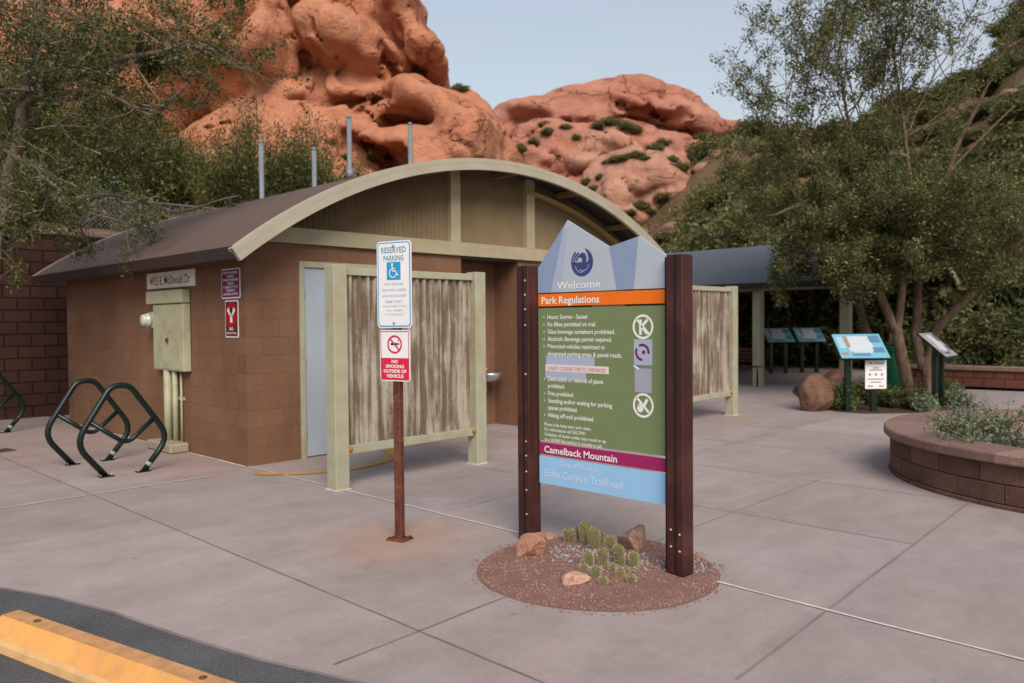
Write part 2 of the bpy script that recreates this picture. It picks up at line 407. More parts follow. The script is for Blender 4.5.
m_lfL = leaf_mat('palo verde leaves', (.042, .06, .02), (.115, .135, .045), (.19, .2, .08))
m_lfB = leaf_mat('creosote leaves', (.05, .07, .02), (.125, .14, .045), (.2, .19, .08))
m_lfD = leaf_mat('dark scrub leaves', (.065, .08, .03), (.13, .145, .06), (.19, .18, .09))
m_lfS = leaf_mat('silver sage leaves', (.2, .24, .15), (.28, .31, .22), (.12, .17, .08), .2)
m_lfH = leaf_mat('hillside scrub leaves', (.085, .11, .035), (.17, .18, .07), (.24, .21, .11), .25)
m_lfY = leaf_mat('bright young leaves', (.12, .19, .06), (.2, .26, .12), (.08, .12, .04))

# ------------------------------------------------------------------ text
def text_into(mb, body, x, z, size, y=0.0, width=None, align='LEFT', bold=0.0, ital=0.0):
    "adds the letters to mb in a sign's own frame: x right, z up, front is -y; x,z is the baseline start"
    cu = bpy.data.curves.new('t', 'FONT'); cu.body = body; cu.size = 1; cu.align_x = 'LEFT'; cu.resolution_u = 2; cu.offset = bold
    o = bpy.data.objects.new('t', cu); COL.objects.link(o)
    bpy.context.view_layer.update()
    me = o.evaluated_get(bpy.context.evaluated_depsgraph_get()).to_mesh()
    vs = np.array([v.co[:] for v in me.vertices]); fs = [tuple(p.vertices) for p in me.polygons]
    bpy.data.objects.remove(o); bpy.data.curves.remove(cu)
    if len(vs) == 0: return
    x0, x1 = vs[:, 0].min(), vs[:, 0].max()
    sx = size if width is None else width / (x1 - x0)
    if align == 'LEFT': ox = x - (x0 * sx)
    elif align == 'CENTER': ox = x - (x0 + x1) / 2 * sx
    mb.add([(ox + v[0] * sx + ital * v[1] * size, y, z + v[1] * size) for v in vs], fs)

def plate(w, h, r=0.0, y0=0.0, y1=.004, cx=0.0, cz=0.0, mb=None, n=5):
    mb = mb or MB(); pts = []
    if r <= 0: pts = [(cx - w / 2, cz - h / 2), (cx + w / 2, cz - h / 2), (cx + w / 2, cz + h / 2), (cx - w / 2, cz + h / 2)]
    else:
        for sx, sz, a0 in ((1, -1, -90), (1, 1, 0), (-1, 1, 90), (-1, -1, 180)):
            for k in range(n + 1):
                a = R(a0 + 90 * k / n); pts.append((cx + sx * (w / 2 - r) + r * math.cos(a), cz + sz * (h / 2 - r) + r * math.sin(a)))
    return mb.prism(pts, y0, y1)

def ringp(mb, cx, cz, r0, r1, y, seg=32, a0=0, a1=360, sx=1.0):
    vs = []; full = (a1 - a0 == 360)
    for k in range(seg + 1):
        a = R(a0 + (a1 - a0) * k / seg)
        vs += [(cx + sx * r0 * math.cos(a), y, cz + r0 * math.sin(a)), (cx + sx * r1 * math.cos(a), y, cz + r1 * math.sin(a))]
    mb.add(vs, [(2 * k, 2 * k + 2, 2 * k + 3, 2 * k + 1) for k in range(seg)])
def disc(mb, cx, cz, r, y, seg=32, sx=1.0):
    mb.add([(cx + sx * r * math.cos(2 * math.pi * k / seg), y, cz + r * math.sin(2 * math.pi * k / seg)) for k in range(seg)], [tuple(range(seg))])
def poly(mb, pts, y): mb.add([(p[0], y, p[1]) for p in pts], [tuple(range(len(pts)))])
def bar(mb, x0, z0, x1, z1, w, y):
    d = Vector((x1 - x0, z1 - z0)).normalized() * (w / 2); n = (-d.y, d.x)
    poly(mb, [(x0 - n[0], z0 - n[1]), (x1 - n[0], z1 - n[1]), (x1 + n[0], z1 + n[1]), (x0 + n[0], z0 + n[1])], y)

# ------------------------------------------------------------------ noise and rock sculpting
def _hash(i, j, k, seed):
    h = (i.astype(np.int64) * 374761393 + j.astype(np.int64) * 668265263 + k.astype(np.int64) * 2147483647 + seed * 974711) & 0xffffffff
    h = ((h ^ (h >> 13)) * 1274126177) & 0xffffffff
    return ((h ^ (h >> 16)) & 0xffff) / 65535.0
def vnoise(x, y, z, seed=0):
    xi, yi, zi = np.floor(x), np.floor(y), np.floor(z); fx, fy, fz = x - xi, y - yi, z - zi
    fx = fx * fx * (3 - 2 * fx); fy = fy * fy * (3 - 2 * fy); fz = fz * fz * (3 - 2 * fz); r = 0
    for a in (0, 1):
        for b in (0, 1):
            for c in (0, 1):
                r = r + _hash(xi + a, yi + b, zi + c, seed) * (fx if a else 1 - fx) * (fy if b else 1 - fy) * (fz if c else 1 - fz)
    return r
def fbm(x, y, z, seed=0, octs=4, gain=.5):
    a, r, s = 1.0, 0, 0
    for o in range(octs):
        r = r + a * vnoise(x * 2 ** o, y * 2 ** o, z * 2 ** o, seed + o); s += a; a *= gain
    return r / s - .5

def surface_nets(Fd, o, h):
    nx, ny, nz = Fd.shape
    ins = Fd < 0
    corners = [(a, b, c) for a in (0, 1) for b in (0, 1) for c in (0, 1)]
    sl = lambda A, a, b, c: A[a:nx - 1 + a, b:ny - 1 + b, c:nz - 1 + c]
    cnt = sum(sl(ins, *c).astype(np.int8) for c in corners)
    act = (cnt > 0) & (cnt < 8)
    idx = np.full(act.shape, -1, dtype=np.int64); idx[act] = np.arange(act.sum())
    ci = np.argwhere(act); acc = np.zeros((len(ci), 3)); num = np.zeros(len(ci))
    for a in corners:
        for ax in range(3):
            if a[ax] == 1: continue
            b = list(a); b[ax] = 1
            fa = Fd[ci[:, 0] + a[0], ci[:, 1] + a[1], ci[:, 2] + a[2]]; fb = Fd[ci[:, 0] + b[0], ci[:, 1] + b[1], ci[:, 2] + b[2]]
            m = (fa < 0) != (fb < 0); t = np.where(m, fa / np.where(m, fa - fb, 1), 0)
            p = np.array(a, float)[None, :].repeat(len(ci), 0); p[:, ax] += t
            acc[m] += p[m]; num[m] += 1
    verts = (ci + acc / num[:, None]) * h + o
    faces = []
    for ax in range(3):
        o1, o2 = (ax + 1) % 3, (ax + 2) % 3
        s0 = [slice(1, -1)] * 3; s1 = [slice(1, -1)] * 3; s0[ax] = slice(0, -1); s1[ax] = slice(1, None)
        A, B = ins[tuple(s0)], ins[tuple(s1)]
        for flip, m in ((0, A & ~B), (1, ~A & B)):
            e = np.argwhere(m); e[:, o1] += 1; e[:, o2] += 1
            if not len(e): continue
            def cell(d1, d2):
                q = e.copy(); q[:, o1] -= d1; q[:, o2] -= d2
                return idx[q[:, 0], q[:, 1], q[:, 2]]
            q = np.stack([cell(1, 1), cell(0, 1), cell(0, 0), cell(1, 0)], 1)
            if flip: q = q[:, ::-1]
            faces.append(q)
    f = np.concatenate(faces); f = f[(f >= 0).all(1)]
    return verts, f

def sculpt(name, mat, solids, caves, h, k, noise, seed, zmin, parent=None, strata=0.0):
    """solids: (px, py, depth, half width px, half height px, half thickness m, tilt deg) -> ellipsoids; returns one rock mesh"""
    E = []
    for s in solids + caves:
        px, py, d, rx, ry, rd, rot = s[:7]
        E.append((P(px, py, d), np.array([rx * d / F, rd, ry * d / F]), R(rot)))
    ns = len(solids)
    lo = np.min([c - r.max() * 1.0 for c, r, _ in E[:ns]], 0) - 1; hi = np.max([c + r.max() * 1.0 for c, r, _ in E[:ns]], 0) + 1
    lo[1] = min(c[1] - r[1] for c, r, _ in E[:ns]) - 1.0; hi[1] = max(c[1] + r[1] for c, r, _ in E[:ns]) + 1
    lo[2] = max(lo[2], zmin)
    g = [np.arange(lo[i], hi[i] + h, h, dtype=np.float32) for i in range(3)]
    X, Y, Z = np.meshgrid(*g, indexing='ij')
    wf = .3 if h < .3 else .14; wa = 2.2 if h < .3 else 3.2
    XW = X + wa * fbm(X * wf, Y * wf, Z * wf, seed + 31, 3).astype(np.float32); ZW = Z + wa * .8 * fbm(X * wf, Y * wf, Z * wf, seed + 47, 3).astype(np.float32)
    def ell(c, r, a):
        x, y, z = XW - c[0], Y - c[1], ZW - c[2]
        xr = x * math.cos(a) + z * math.sin(a); zr = -x * math.sin(a) + z * math.cos(a)
        k0 = np.sqrt((xr / r[0]) ** 2 + (y / r[1]) ** 2 + (zr / r[2]) ** 2) + 1e-6
        k1 = np.sqrt((xr / r[0] ** 2) ** 2 + (y / r[1] ** 2) ** 2 + (zr / r[2] ** 2) ** 2) + 1e-6
        return k0 * (k0 - 1) / k1
    D = None
    for i in range(ns):
        e = ell(*E[i])
        if D is None: D = e
        else:
            kk = solids[i][7] if len(solids[i]) > 7 else k
            t = np.clip(.5 + .5 * (D - e) / kk, 0, 1); D = D * (1 - t) + e * t - kk * t * (1 - t)
    for i in range(ns, len(E)):
        e = -ell(*E[i]); kk = k * .35
        t = np.clip(.5 - .5 * (D - e) / kk, 0, 1); D = D * (1 - t) + e * t + kk * t * (1 - t)
    for fr, amp in noise:
        D = D + amp * 2 * fbm(X * fr, Y * fr, Z * fr, seed, 3)
    rn = fbm(X * .28 / (h / .17) ** .7, Y * .28 / (h / .17) ** .7, Z * .4 / (h / .17) ** .7, seed + 61, 3); D = D + h * 2.6 * np.exp(-np.abs(rn) / .012)
    rn = fbm(X * .9 / (h / .17) ** .7 + 5, Y * .9 / (h / .17) ** .7, Z * 1.5 / (h / .17) ** .7, seed + 71, 3); D = D + h * .35 * np.exp(-np.abs(rn) / .03) - h * .8 * np.abs(rn)
    if strata:
        zz = Z + .25 * X + 1.5 * fbm(X * .15, Y * .15, Z * .15, seed + 9, 2)
        D = D + strata * np.abs(np.sin(zz * 1.1)) ** 3
    D[:, :, 0] = np.maximum(D[:, :, 0], .01)
    vs, fs = surface_nets(D, np.array([g[0][0], g[1][0], g[2][0]]), h)
    d = vs[:, :2] - CORNER
    w = np.stack([d @ U, d @ V, vs[:, 2]], 1)
    return np_mesh(name, w, fs, mat, parent, True)

def boulder_mesh(name, mat, size, seed, flatb=True, facet=.35, sub=4, parent=None):
    import bmesh
    bm = bmesh.new(); bmesh.ops.create_icosphere(bm, subdivisions=sub, radius=1.0)
    v = np.array([x.co[:] for x in bm.verts]); rng = np.random.RandomState(seed)
    # chop with random planes for rock facets
    for _ in range(12):
        n = rng.normal(size=3); n /= np.linalg.norm(n); dd = rng.uniform(1 - facet, .98)
        s = v @ n; m = s > dd; v[m] -= np.outer(s[m] - dd, n) * .92
    f = fbm(v[:, 0] * 1.5 + seed, v[:, 1] * 1.5, v[:, 2] * 1.5, seed, 4)
    v *= (1 + .34 * f)[:, None]
    v *= np.array(size)
    if flatb: v[:, 2] = np.maximum(v[:, 2], -size[2] * .55); v[:, 2] += size[2] * .55
    for i, x in enumerate(bm.verts): x.co = v[i]
    me = bpy.data.meshes.new(name); bm.to_mesh(me); bm.free()
    me.polygons.foreach_set('use_smooth', [True] * len(me.polygons)); me.materials.append(mat)
    return link(bpy.data.objects.new(name, me), parent)

# ------------------------------------------------------------------ foliage
def leaves(centers, n, spread, size, rng, aspect=.45, updir=0.0, flat=1.0):
    "n leaves around every centre; returns verts, quads"
    centers = np.asarray(centers, float)
    if len(centers) > 4000:
        centers = centers[rng.rand(len(centers)) < .62]; n = int(n * 1.5)
    c = np.repeat(centers, n, 0)
    N = len(c)
    sp = np.repeat(np.asarray(spread, float), n) if hasattr(spread, '__len__') else spread
    off = rng.normal(size=(N, 3)) * (sp[:, None] if hasattr(sp, '__len__') else sp); off[:, 2] *= flat
    p = c + off
    d = rng.normal(size=(N, 3)); d[:, 2] += updir; d /= np.linalg.norm(d, axis=1)[:, None]
    e = np.cross(d, rng.normal(size=(N, 3))); e /= np.linalg.norm(e, axis=1)[:, None]
    s = size * rng.uniform(.45, 1.6, N)[:, None]
    a = p - d * s; b = p + e * s * aspect; cc = p + d * s; dd = p - e * s * aspect
    v = np.stack([a, b, cc, dd], 1).reshape(-1, 3)
    return v, np.arange(4 * N).reshape(-1, 4)

class Tree:
    def __init__(s, seed):
        s.keep = None; s.rng = random.Random(seed); s.wood = MB(); s.tips = []; s.limbs = []
    def limb(s, pts, r0, r1, sides=7, wob=.0):
        pts = [Vector(p) for p in pts]
        out = []
        for i in range(len(pts) - 1):
            n = max(2, int((pts[i + 1] - pts[i]).length / .3))
            for k in range(n):
                out.append(pts[i].lerp(pts[i + 1], k / n) + (Vector([s.rng.uniform(-1, 1) for _ in range(3)]) * wob if (k or i) else Vector()))
        out.append(pts[-1])
        rr = [r0 + (r1 - r0) * (i / (len(out) - 1)) for i in range(len(out))]
        s.wood.tube(out, rr, sides, caps=False); return out, rr
    def grow(s, p, d, L, r, lvl, up=.15, spread=.7, wob=.18, kids=(3, 5), lmin=.25):
        if s.keep and not s.keep(Vector(p)): return
        rng = s.rng; p = Vector(p); d = Vector(d).normalized(); n = max(3, int(L / .22)); pts = [p.copy()]
        for i in range(n):
            d = (d + Vector([rng.gauss(0, wob) for _ in range(3)]) + Vector((0, 0, up * .2))).normalized()
            p = p + d * (L / n)
            if s.keep and not s.keep(p): break
            pts.append(p.copy())
        n = len(pts) - 1
        if n < 2: return
        s.wood.tube(pts, [max(.003, r * (1 - .75 * i / n)) for i in range(n + 1)], 5 if lvl else 4, caps=False)
        if lvl <= 1: s.tips += pts[n // 3:]
        if lvl <= 0: return
        for _ in range(rng.randint(*kids)):
            i = rng.randint(max(1, n // 4), n)
            q = pts[i]; nd = (d + Vector([rng.gauss(0, spread) for _ in range(3)]) + Vector((0, 0, up))).normalized()
            s.grow(q, nd, L * rng.uniform(.5, .8), r * .55, lvl - 1, up, spread, wob, kids, lmin)

def tree_thing(name, label, cat, base, T, leafmat, barkmat, n, spread, size, seed, group=None, aspect=.45, extra=None, wname='trunk', fname='crown', updir=0.0, flat=1.0, keep=None):
    t = thing(name, label, cat, base, 0, group)
    inv = Matrix.Translation(-Vector(base))
    T.wood.xform(inv)
    T.wood.build(wname, barkmat, t, fix=False)
    c = np.array([tuple(p - Vector(base)) for p in T.tips if keep is None or keep(p)])
    if extra is not None: c = np.concatenate([c, extra - np.array(base)])
    v, f = leaves(c, n, spread, size, np.random.RandomState(seed), aspect, updir, flat)
    np_mesh(fname, v, f, leafmat, t)
    return t

# ================================================================== SETTING: ground
def sheet(name, pts, z, mat, kind='structure'):
    mb = MB(); mb.add([(p[0], p[1], z) for p in pts], [tuple(range(len(pts)))])
    o = mb.build(name, mat, None, fix=False)
    if o.data.polygons[0].normal.z < 0: o.data.flip_normals()
    if kind: o['kind'] = kind
    return o
sheet('ground', [(-400, -400), (400, -400), (400, 400), (-400, 400)], 0, m_dirt)
sheet('pavement', [(-14, -16), (14, -16), (15.35, -8), (14.9, -4), (14.6, -1.4), (24, -1.4), (24, 6.9), (-14, 6.9)], .004, m_conc)
# asphalt
edge = [(-9, 2.0), (-6, -.1), (-4.4, -1.1), (-3.5, -1.75), (-3.15, -2.15), (-2.9, -2.6), (-2.74, -3.0), (-2.6, -3.5), (-2.5, -4.05), (-2.37, -4.6), (-2.2, -5.1), (-2.0, -5.7), (-1.8, -6.4), (-1.6, -7.4), (-1.5, -9), (-1.5, -15.9)]
sheet('road', edge + [(-13.9, -15.9), (-13.9, 2.0)], .008, m_asph)
mb = MB(); mb.add([(x, y, .0085) for x, y in edge] + [(x + .02, y + .01, .0085) for x, y in edge], [(i, i + 1, len(edge) + i + 1, len(edge) + i) for i in range(len(edge) - 1)])
mb.build('road_edge_joint', m_joint, None, fix=False)['kind'] = 'structure'
mb = MB()
def strip(mb, x0, y0, x1, y1, w, z=.008, jit=0.0, seed=0):
    r = random.Random(seed); n = max(1, int(math.hypot(x1 - x0, y1 - y0) / .25)); dx, dy = x1 - x0, y1 - y0; L = math.hypot(dx, dy); nx, ny = -dy / L, dx / L; vs = []
    for i in range(n + 1):
        t = i / n; o = r.uniform(-jit, jit); ww = w * r.uniform(.75, 1.25) / 2 if jit else w / 2
        vs += [(x0 + dx * t + nx * (o - ww), y0 + dy * t + ny * (o - ww), z), (x0 + dx * t + nx * (o + ww), y0 + dy * t + ny * (o + ww), z)]
    mb.add(vs, [(2 * i, 2 * i + 1, 2 * i + 3, 2 * i + 2) for i in range(n)])
for a in [(-1.64, -7.2, -1.64, 6.9, .010), (-1.05, -6.3, 3.75, -6.12, .014), (3.75, -6.12, 3.9, -6.1, .012), (-2.15, -4.9, -.95, -4.86, .011), ]:
    strip(mb, *a, jit=.002, seed=int(abs(a[0]) * 10))
FAINT = [(-.02, -3.12, 1.6, -3.1, .006), (1.62, -6.2, 1.62, -2, .008), (3.25, -6.15, 3.25, -2, .008),
          (.5, -4.86, 3.6, -4.84, .008), (4.9, -4.4, 4.9, -1.9, .009), (1.6, -3.1, 8.4, -3.1, .008), (-4.6, 1.9, -1.64, 1.9, .01), (-8, 3.6, -.3, 3.6, .01), (-3.3, 0, -3.3, 6.9, .01), (6.5, -6, 6.5, -2.0, .008), (8.1, -2.9, 8.1, 0, .008), (9.7, -2.3, 9.7, 4, .008)]
mb.build('pavement_joint', m_joint, None, fix=False)['kind'] = 'structure'
mb = MB()
for a in FAINT: strip(mb, *a, jit=.002, seed=int(abs(a[0]) * 10))
mb.build('pavement_joint', m_joint2, None, fix=False)['kind'] = 'structure'
mb = MB()
strip(mb, .0, -.02, .02, -4.28, .02, .0095, .003, 1); strip(mb, .02, -5.6, .0, -6.45, .02, .0095, .003, 2); strip(mb, -.0, -6.45, -.03, -9.5, .02, .0095, .003, 3)
strip(mb, -5.5, -.28, -.55, -.22, .022, .0095, .003, 4)
strip(mb, -.03, 0, -.03, 5.6, .03, .0095, .004, 5)
strip(mb, -3.2, 6.92, 0, 6.92, .03, .0095, .004, 6)
mb.build('pale_joint_line', m_caulk, None, fix=False)['kind'] = 'structure'
# yellow arc swept by the door
mb = MB(); N = 26; vs = []
for k in range(N + 1):
    a = R(-2 - 150 * k / N)
    for rr in (.92, 1.05): vs.append((.73 + rr * math.cos(a), rr * math.sin(a) + .02, .0105))
mb.add(vs, [(2 * k, 2 * k + 1, 2 * k + 3, 2 * k + 2) for k in range(N) if vs[2 * k][1] < -.03])
mb.build('yellow_floor_line', m_ylw, None, fix=False)['kind'] = 'structure'
# drain plate at left
t = thing('drain_cover', 'small square metal drain cover set in the concrete at the left edge', 'drain cover', (-1.52, 3.3, .004), .2)
MB().box(-.12, .12, -.12, .12, 0, .012, .003).build('cover_plate', m_barkd, t)

# planting bed round the tree and the trailhead panels
bedp = [(5.3, 13.6), (5.35, 13.0), (5.7, 12.7), (6.6, 12.75), (7.4, 13.0), (8.1, 13.6), (8.5, 14.6), (8.6, 16), (7.6, 17.4), (6.4, 17.8), (5.9, 16.6), (5.5, 15)]
sheet('planting_bed', [W(*p)[:2] for p in bedp], .010, m_bed)

# ================================================================== terrain
def interp(x, xs, ys): return np.interp(x, xs, ys)
def sstep(t): t = np.clip(t, 0, 1); return t * t * (3 - 2 * t)
sk_px = np.array([-500, 0, 300, 560, 640, 700, 735, 760, 860, 930, 967, 990, 1005, 1024, 1100, 1300])
sk_py = np.array([60, 120, 170, 215, 205, 150, 124, 122, 112, 94, 80, 64, 30, 8, -30, -60])
sk = [P(a, b, 1.0) for a, b in zip(sk_px, sk_py)]
sk_a = np.array([s[0] for s in sk]); sk_e = np.array([s[2] - 1.55 for s in sk])
def terr(x, y):
    a = x / np.maximum(y, 1)
    yr = 78.0
    near = interp(a, [-1, -.2, .1, .35, .7, 1.4], [26, 28, 30, 25, 21, 18])
    e = interp(a, sk_a, sk_e)
    S_ = sstep((np.minimum(y, yr) - near) / (yr - near)) ** .8 * .7 + .3 * np.clip((np.minimum(y, yr) - near) / (yr - near), 0, 1)
    hh = yr * e * S_ * np.where(y > yr, 1 - .3 * sstep((y - yr) / 40), 1)
    n = fbm(x * .08, y * .08, x * 0, 3, 4) * 5 + fbm(x * .3, y * .3, x * 0, 8, 3) * 1.6
    hh = hh + n * sstep((y - near) / 25) * .55
    wd = (np.stack([x, y], -1) - CORNER); wx = wd @ U; wy = wd @ V
    tz = (3.1 + .2 * (wy - 7.1) + fbm(x * .5, y * .5, x * 0, 5, 3) * .7 * sstep((wy - 8) / 2)) * sstep((12.5 - wx) / 3)
    tz = np.where(wy > 7.3, tz, 0)
    return np.maximum(np.maximum(hh, tz), -0.3 + 0.31 * sstep((y - near + 2) / 3))
gx = np.concatenate([np.arange(-90, -30, 2.0), np.arange(-30, 60, .55), np.arange(60, 140, 2.0)]); gy = np.concatenate([np.arange(13, 80, .55), np.arange(80, 170, 2.5)])
X, Y = np.meshgrid(gx, gy, indexing='ij'); Z = terr(X, Y)
d = np.stack([X.ravel(), Y.ravel()], 1) - CORNER
wv = np.stack([d @ U, d @ V, Z.ravel()], 1)
ny_ = len(gy); ii = np.arange(len(gx) - 1)[:, None] * ny_ + np.arange(ny_ - 1)[None, :]
q = np.stack([ii, ii + ny_, ii + ny_ + 1, ii + 1], -1).reshape(-1, 4)
# drop cells in front of the retaining wall line or flat at path level
cy = wv[q].mean(1); keep = ((cy[:, 2] > -.2) & ~((cy[:, 1] < 7.35) & (cy[:, 2] < 4) & (cy[:, 0] < 12)))
t = NT('hillside ground'); n1 = t.noise(.25, 6, .65); n2 = t.noise(2.5, 5, .7); n3 = t.noise(.07, 4, .6)
col = t.mix(t.ramp(n1, [(.42, 0.0), (.6, 1.0)]), (.15, .105, .06), (.3, .16, .105))
col = t.mix(t.ramp(n3, [(.4, 0.0), (.6, .5)]), col, (.14, .13, .055))
col = t.mix(1.0, col, t.ramp(n2, [(.25, .65), (.75, 1.25)]), 'MULTIPLY')
m_hill = t.done(col, .95, t.bump(t.math('ADD', n1, t.math('MULTIPLY', n2, .4)), 1.0, .5), 0, .1)
np_mesh('hillside', wv, q[keep], m_hill, None, True)['kind'] = 'structure'

def tz_at(x, y): return float(terr(np.array([x]), np.array([y]))[0])
# retaining wall + low terrace lip
t = thing('retaining_wall', 'tall dark red block retaining wall behind the restroom building', 'retaining wall', (-4, 6.95, 0))
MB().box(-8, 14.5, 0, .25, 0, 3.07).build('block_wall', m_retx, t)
MB().box(-8, 14.5, -.03, .3, 3.073, 3.17, .012).build('coping', m_plcap, t)
sheet('terrace', [(-13, 7.2), (10.8, 7.2), (10.8, 8.6), (-13, 8.6)], 3.11, m_dirt)

# chain link fence on the wall
t = thing('chain_link_fence', 'rusty chain link mesh fence on top of the red retaining wall', 'fence', (-6, 7.35, 3.1))
m_wire = paint('fence wire', (.22, .17, .16), .6, .2, 9)
mb = MB(); L_, H_ = 13.0, .75; stp = .075
k = -H_
while k < L_:
    for sgn in (1, -1):
        a0, a1 = (k, k + H_) if sgn > 0 else (k + H_, k)
        z0, z1 = 0.0, H_
        p0, p1 = [a0, z0], [a1, z1]
        if min(a0, a1) < 0 or max(a0, a1) > L_: continue
        mb.tube([(p0[0], 0.004 * sgn, p0[1]), (p1[0], .004 * sgn, p1[1])], .0028, 3, caps=False, smooth=False)
    k += stp
mb.build('mesh', m_wire, t, fix=False)
for k in range(6): MB().tube([(.1 + 2.55 * k, 0, 0), (.1 + 2.55 * k, 0, H_ + .06)], .025, 8).build('fence_post', m_wire, t)
MB().tube([(0, 0, H_), (L_, 0, H_)], .02, 6).build('top_rail', m_wire, t)

# four galvanised posts standing on the terrace behind the roof
for i, (px, ptop, dpt, lab) in enumerate([(261, 143, 16.1, 'galvanised steel post behind the roof, leftmost of four, thin in front of bushes'), (314, 150, 16.6, 'shortest galvanised steel post above the roof, second from the left'), (349, 118, 17.0, 'tall galvanised steel post with collar above the roof, third from the left'), (410, 125, 17.6, 'galvanised steel post above the roof in front of the rock cave')]):
    p = PW(px, ptop, dpt); g = P(px, ptop, dpt); z0 = tz_at(g[0], g[1]) - .1
    t = thing('steel_post', lab, 'post', (p.x, p.y, z0), 0, 'galvanised posts behind the roof')
    hh = p.z - z0
    MB().tube([(0, 0, 0), (0, 0, hh)], .05, 14).build('post_tube', m_steel, t)
    MB().lathe([(.056, 0), (.056, .03), (.04, .05), (.01, .06)], (0, 0, hh)).build('post_cap', m_steel, t)
    if i == 2: MB().lathe([(.075, 0), (.075, .22)], (0, 0, hh - 1.3)).build('collar', m_steel, t)

# ================================================================== RESTROOM BUILDING
RC, RR, RZ = 3.78, 6.83, 3.705 - 6.83
def archz(x, r=RR): return math.sqrt(max(0, r * r - (x - RC) ** 2)) + RZ
AM = math.asin(4.13 / RR)
def arcpts(r, a0=-AM, a1=AM, n=64, c=RC, zc=RZ): return [(c + r * math.sin(a0 + (a1 - a0) * i / n), zc + r * math.cos(a0 + (a1 - a0) * i / n)) for i in range(n + 1)]
B = thing('restroom_building', 'tan block restroom building with an arched brown metal roof', 'building', (0, 0, 0))
WT = 2.44
MB().box(0, .2, .2, 5.6, 0, WT).build('wall', m_wy, B)
MB().box(7.4, 7.6, .2, 5.6, 0, WT).build('wall', m_wy, B)
MB().box(0, 7.6, 5.603, 5.8, 0, WT).build('wall', m_wx, B)
fw = MB(); fw.box(0, .65, 0, .2, 0, WT); fw.box(.65, 1.76, 0, .2, 2.25, WT); fw.box(1.76, 3.14, 0, .2, 0, WT); fw.box(4.27, 7.6, 0, .2, 0, WT)
fw.build('wall', m_wx, B)
rb = MB(); rb.box(3.14, 4.27, .5, .65, 0, WT); rb.build('recess_wall', m_wx, B)
rb = MB(); rb.box(3.0, 3.14, .203, .65, 0, WT); rb.box(4.27, 4.41, .203, .65, 0, WT); rb.build('recess_wall', m_wy, B)
MB().box(3.143, 4.267, .0, .497, 2.41, 2.44).build('recess_soffit', m_under, B)
# beam clipped by the arch, gable cladding, mullions
def clipped(x0, x1, z0, z1, y0, y1, n=30, r=RR - .04):
    top = [(x0 + (x1 - x0) * i / n) for i in range(n + 1)]
    pts = [(x0, z0), (x1, z0)] + [(x, max(z0 + .002, min(z1, archz(x, r)))) for x in top[::-1]]
    return MB().prism(pts, y0, y1)
clipped(.0, 7.6, 2.443, 2.62, -.05, .14).build('beam', m_beige, B)
mb = MB(); stp = .075; n = int(7.3 / stp); vs = []; fs = []
for i in range(n * 2 + 1):
    x = .15 + i * stp / 2; y = .05 + (.02 if i % 2 else -.02)
    zt = max(2.55, archz(x, RR - .03)); vs += [(x, y, 2.5), (x, y, zt)]
fs = [(2 * i, 2 * i + 2, 2 * i + 3, 2 * i + 1) for i in range(n * 2)]
mb.add(vs, fs); mb.build('gable_cladding', m_corr, B)
for xa in (2.93, 4.42):
    clipped(xa, xa + .17, 2.622, 4.2, -.045, .03, 2).build('mullion', m_beige, B)
# arch trim at the wall plane
o_, i_ = arcpts(RR - .2, .1, AM * .83), arcpts(RR - .26, .1, AM * .83)
MB().prism(o_ + i_[::-1], -.07, .02).build('arch_trim', paint('ochre trim', (.33, .24, .1), .6, .15, 4), B)
# roof: standing sheet with ribs, front and rear arched fascia, drip edges, purlins
def arch_band(mb, r0, r1, y0, y1, a0=-AM, a1=AM, n=64, c=RC, zc=RZ):
    o, i = arcpts(r1, a0, a1, n, c, zc), arcpts(r0, a0, a1, n, c, zc)
    vs = []
    for k in range(n + 1): vs += [(o[k][0], y0, o[k][1]), (o[k][0], y1, o[k][1]), (i[k][0], y1, i[k][1]), (i[k][0], y0, i[k][1])]
    fs = []
    for k in range(n):
        for j in range(4): fs.append((4 * k + j, 4 * k + (j + 1) % 4, 4 * k + 4 + (j + 1) % 4, 4 * k + 4 + j))
    fs += [(0, 3, 2, 1), (4 * n, 4 * n + 1, 4 * n + 2, 4 * n + 3)]
    return mb.add(vs, fs)
rf = MB(); arch_band(rf, RR - .03, RR - .004, -.44, 6.28); roof = rf.build('roof', m_roof, B)
fb = MB(); arch_band(fb, RR - .14, RR + .006, -.5, -.442, -AM - .006, AM + .006); arch_band(fb, RR - .05, RR + .008, -.502, -.40, -AM - .006, AM + .006); fb.build('fascia', m_fascia, B)
fb = MB(); arch_band(fb, RR - .14, RR + .006, 6.282, 6.34); fb.build('fascia', m_fascia, B)
for sx in (-1, 1):
    de = MB(); xe = RC + sx * 4.13; de.box(min(xe - sx * .03, xe + sx * .012), max(xe - sx * .03, xe + sx * .012), -.438, 6.28, 2.2, 2.325); de.build('drip_edge', m_roofedge, B)
un = MB(); stp = .09; n = int(6.7 / stp)
o, i = arcpts(RR - .034, n=40), None
vs = []; 
for j in range(n + 1):
    y = -.435 + j * stp; rr = RR - .034 - (.02 if j % 2 else 0)
    for (x, z) in arcpts(rr, n=40): vs.append((x, y, z))
un.add(vs, [(j * 41 + k, j * 41 + k + 1, (j + 1) * 41 + k + 1, (j + 1) * 41 + k) for j in range(n) for k in range(40)])
un.build('soffit', m_under, roof)
for a in (-.56, -.4, -.2, 0, .2, .4, .56):
    x, z = RC + (RR - .1) * math.sin(a), RZ + (RR - .1) * math.cos(a)
    MB().box(x - .03, x + .03, -.435, 0.03, z - .05, z + .03, .004).build('purlin', m_corr, B)
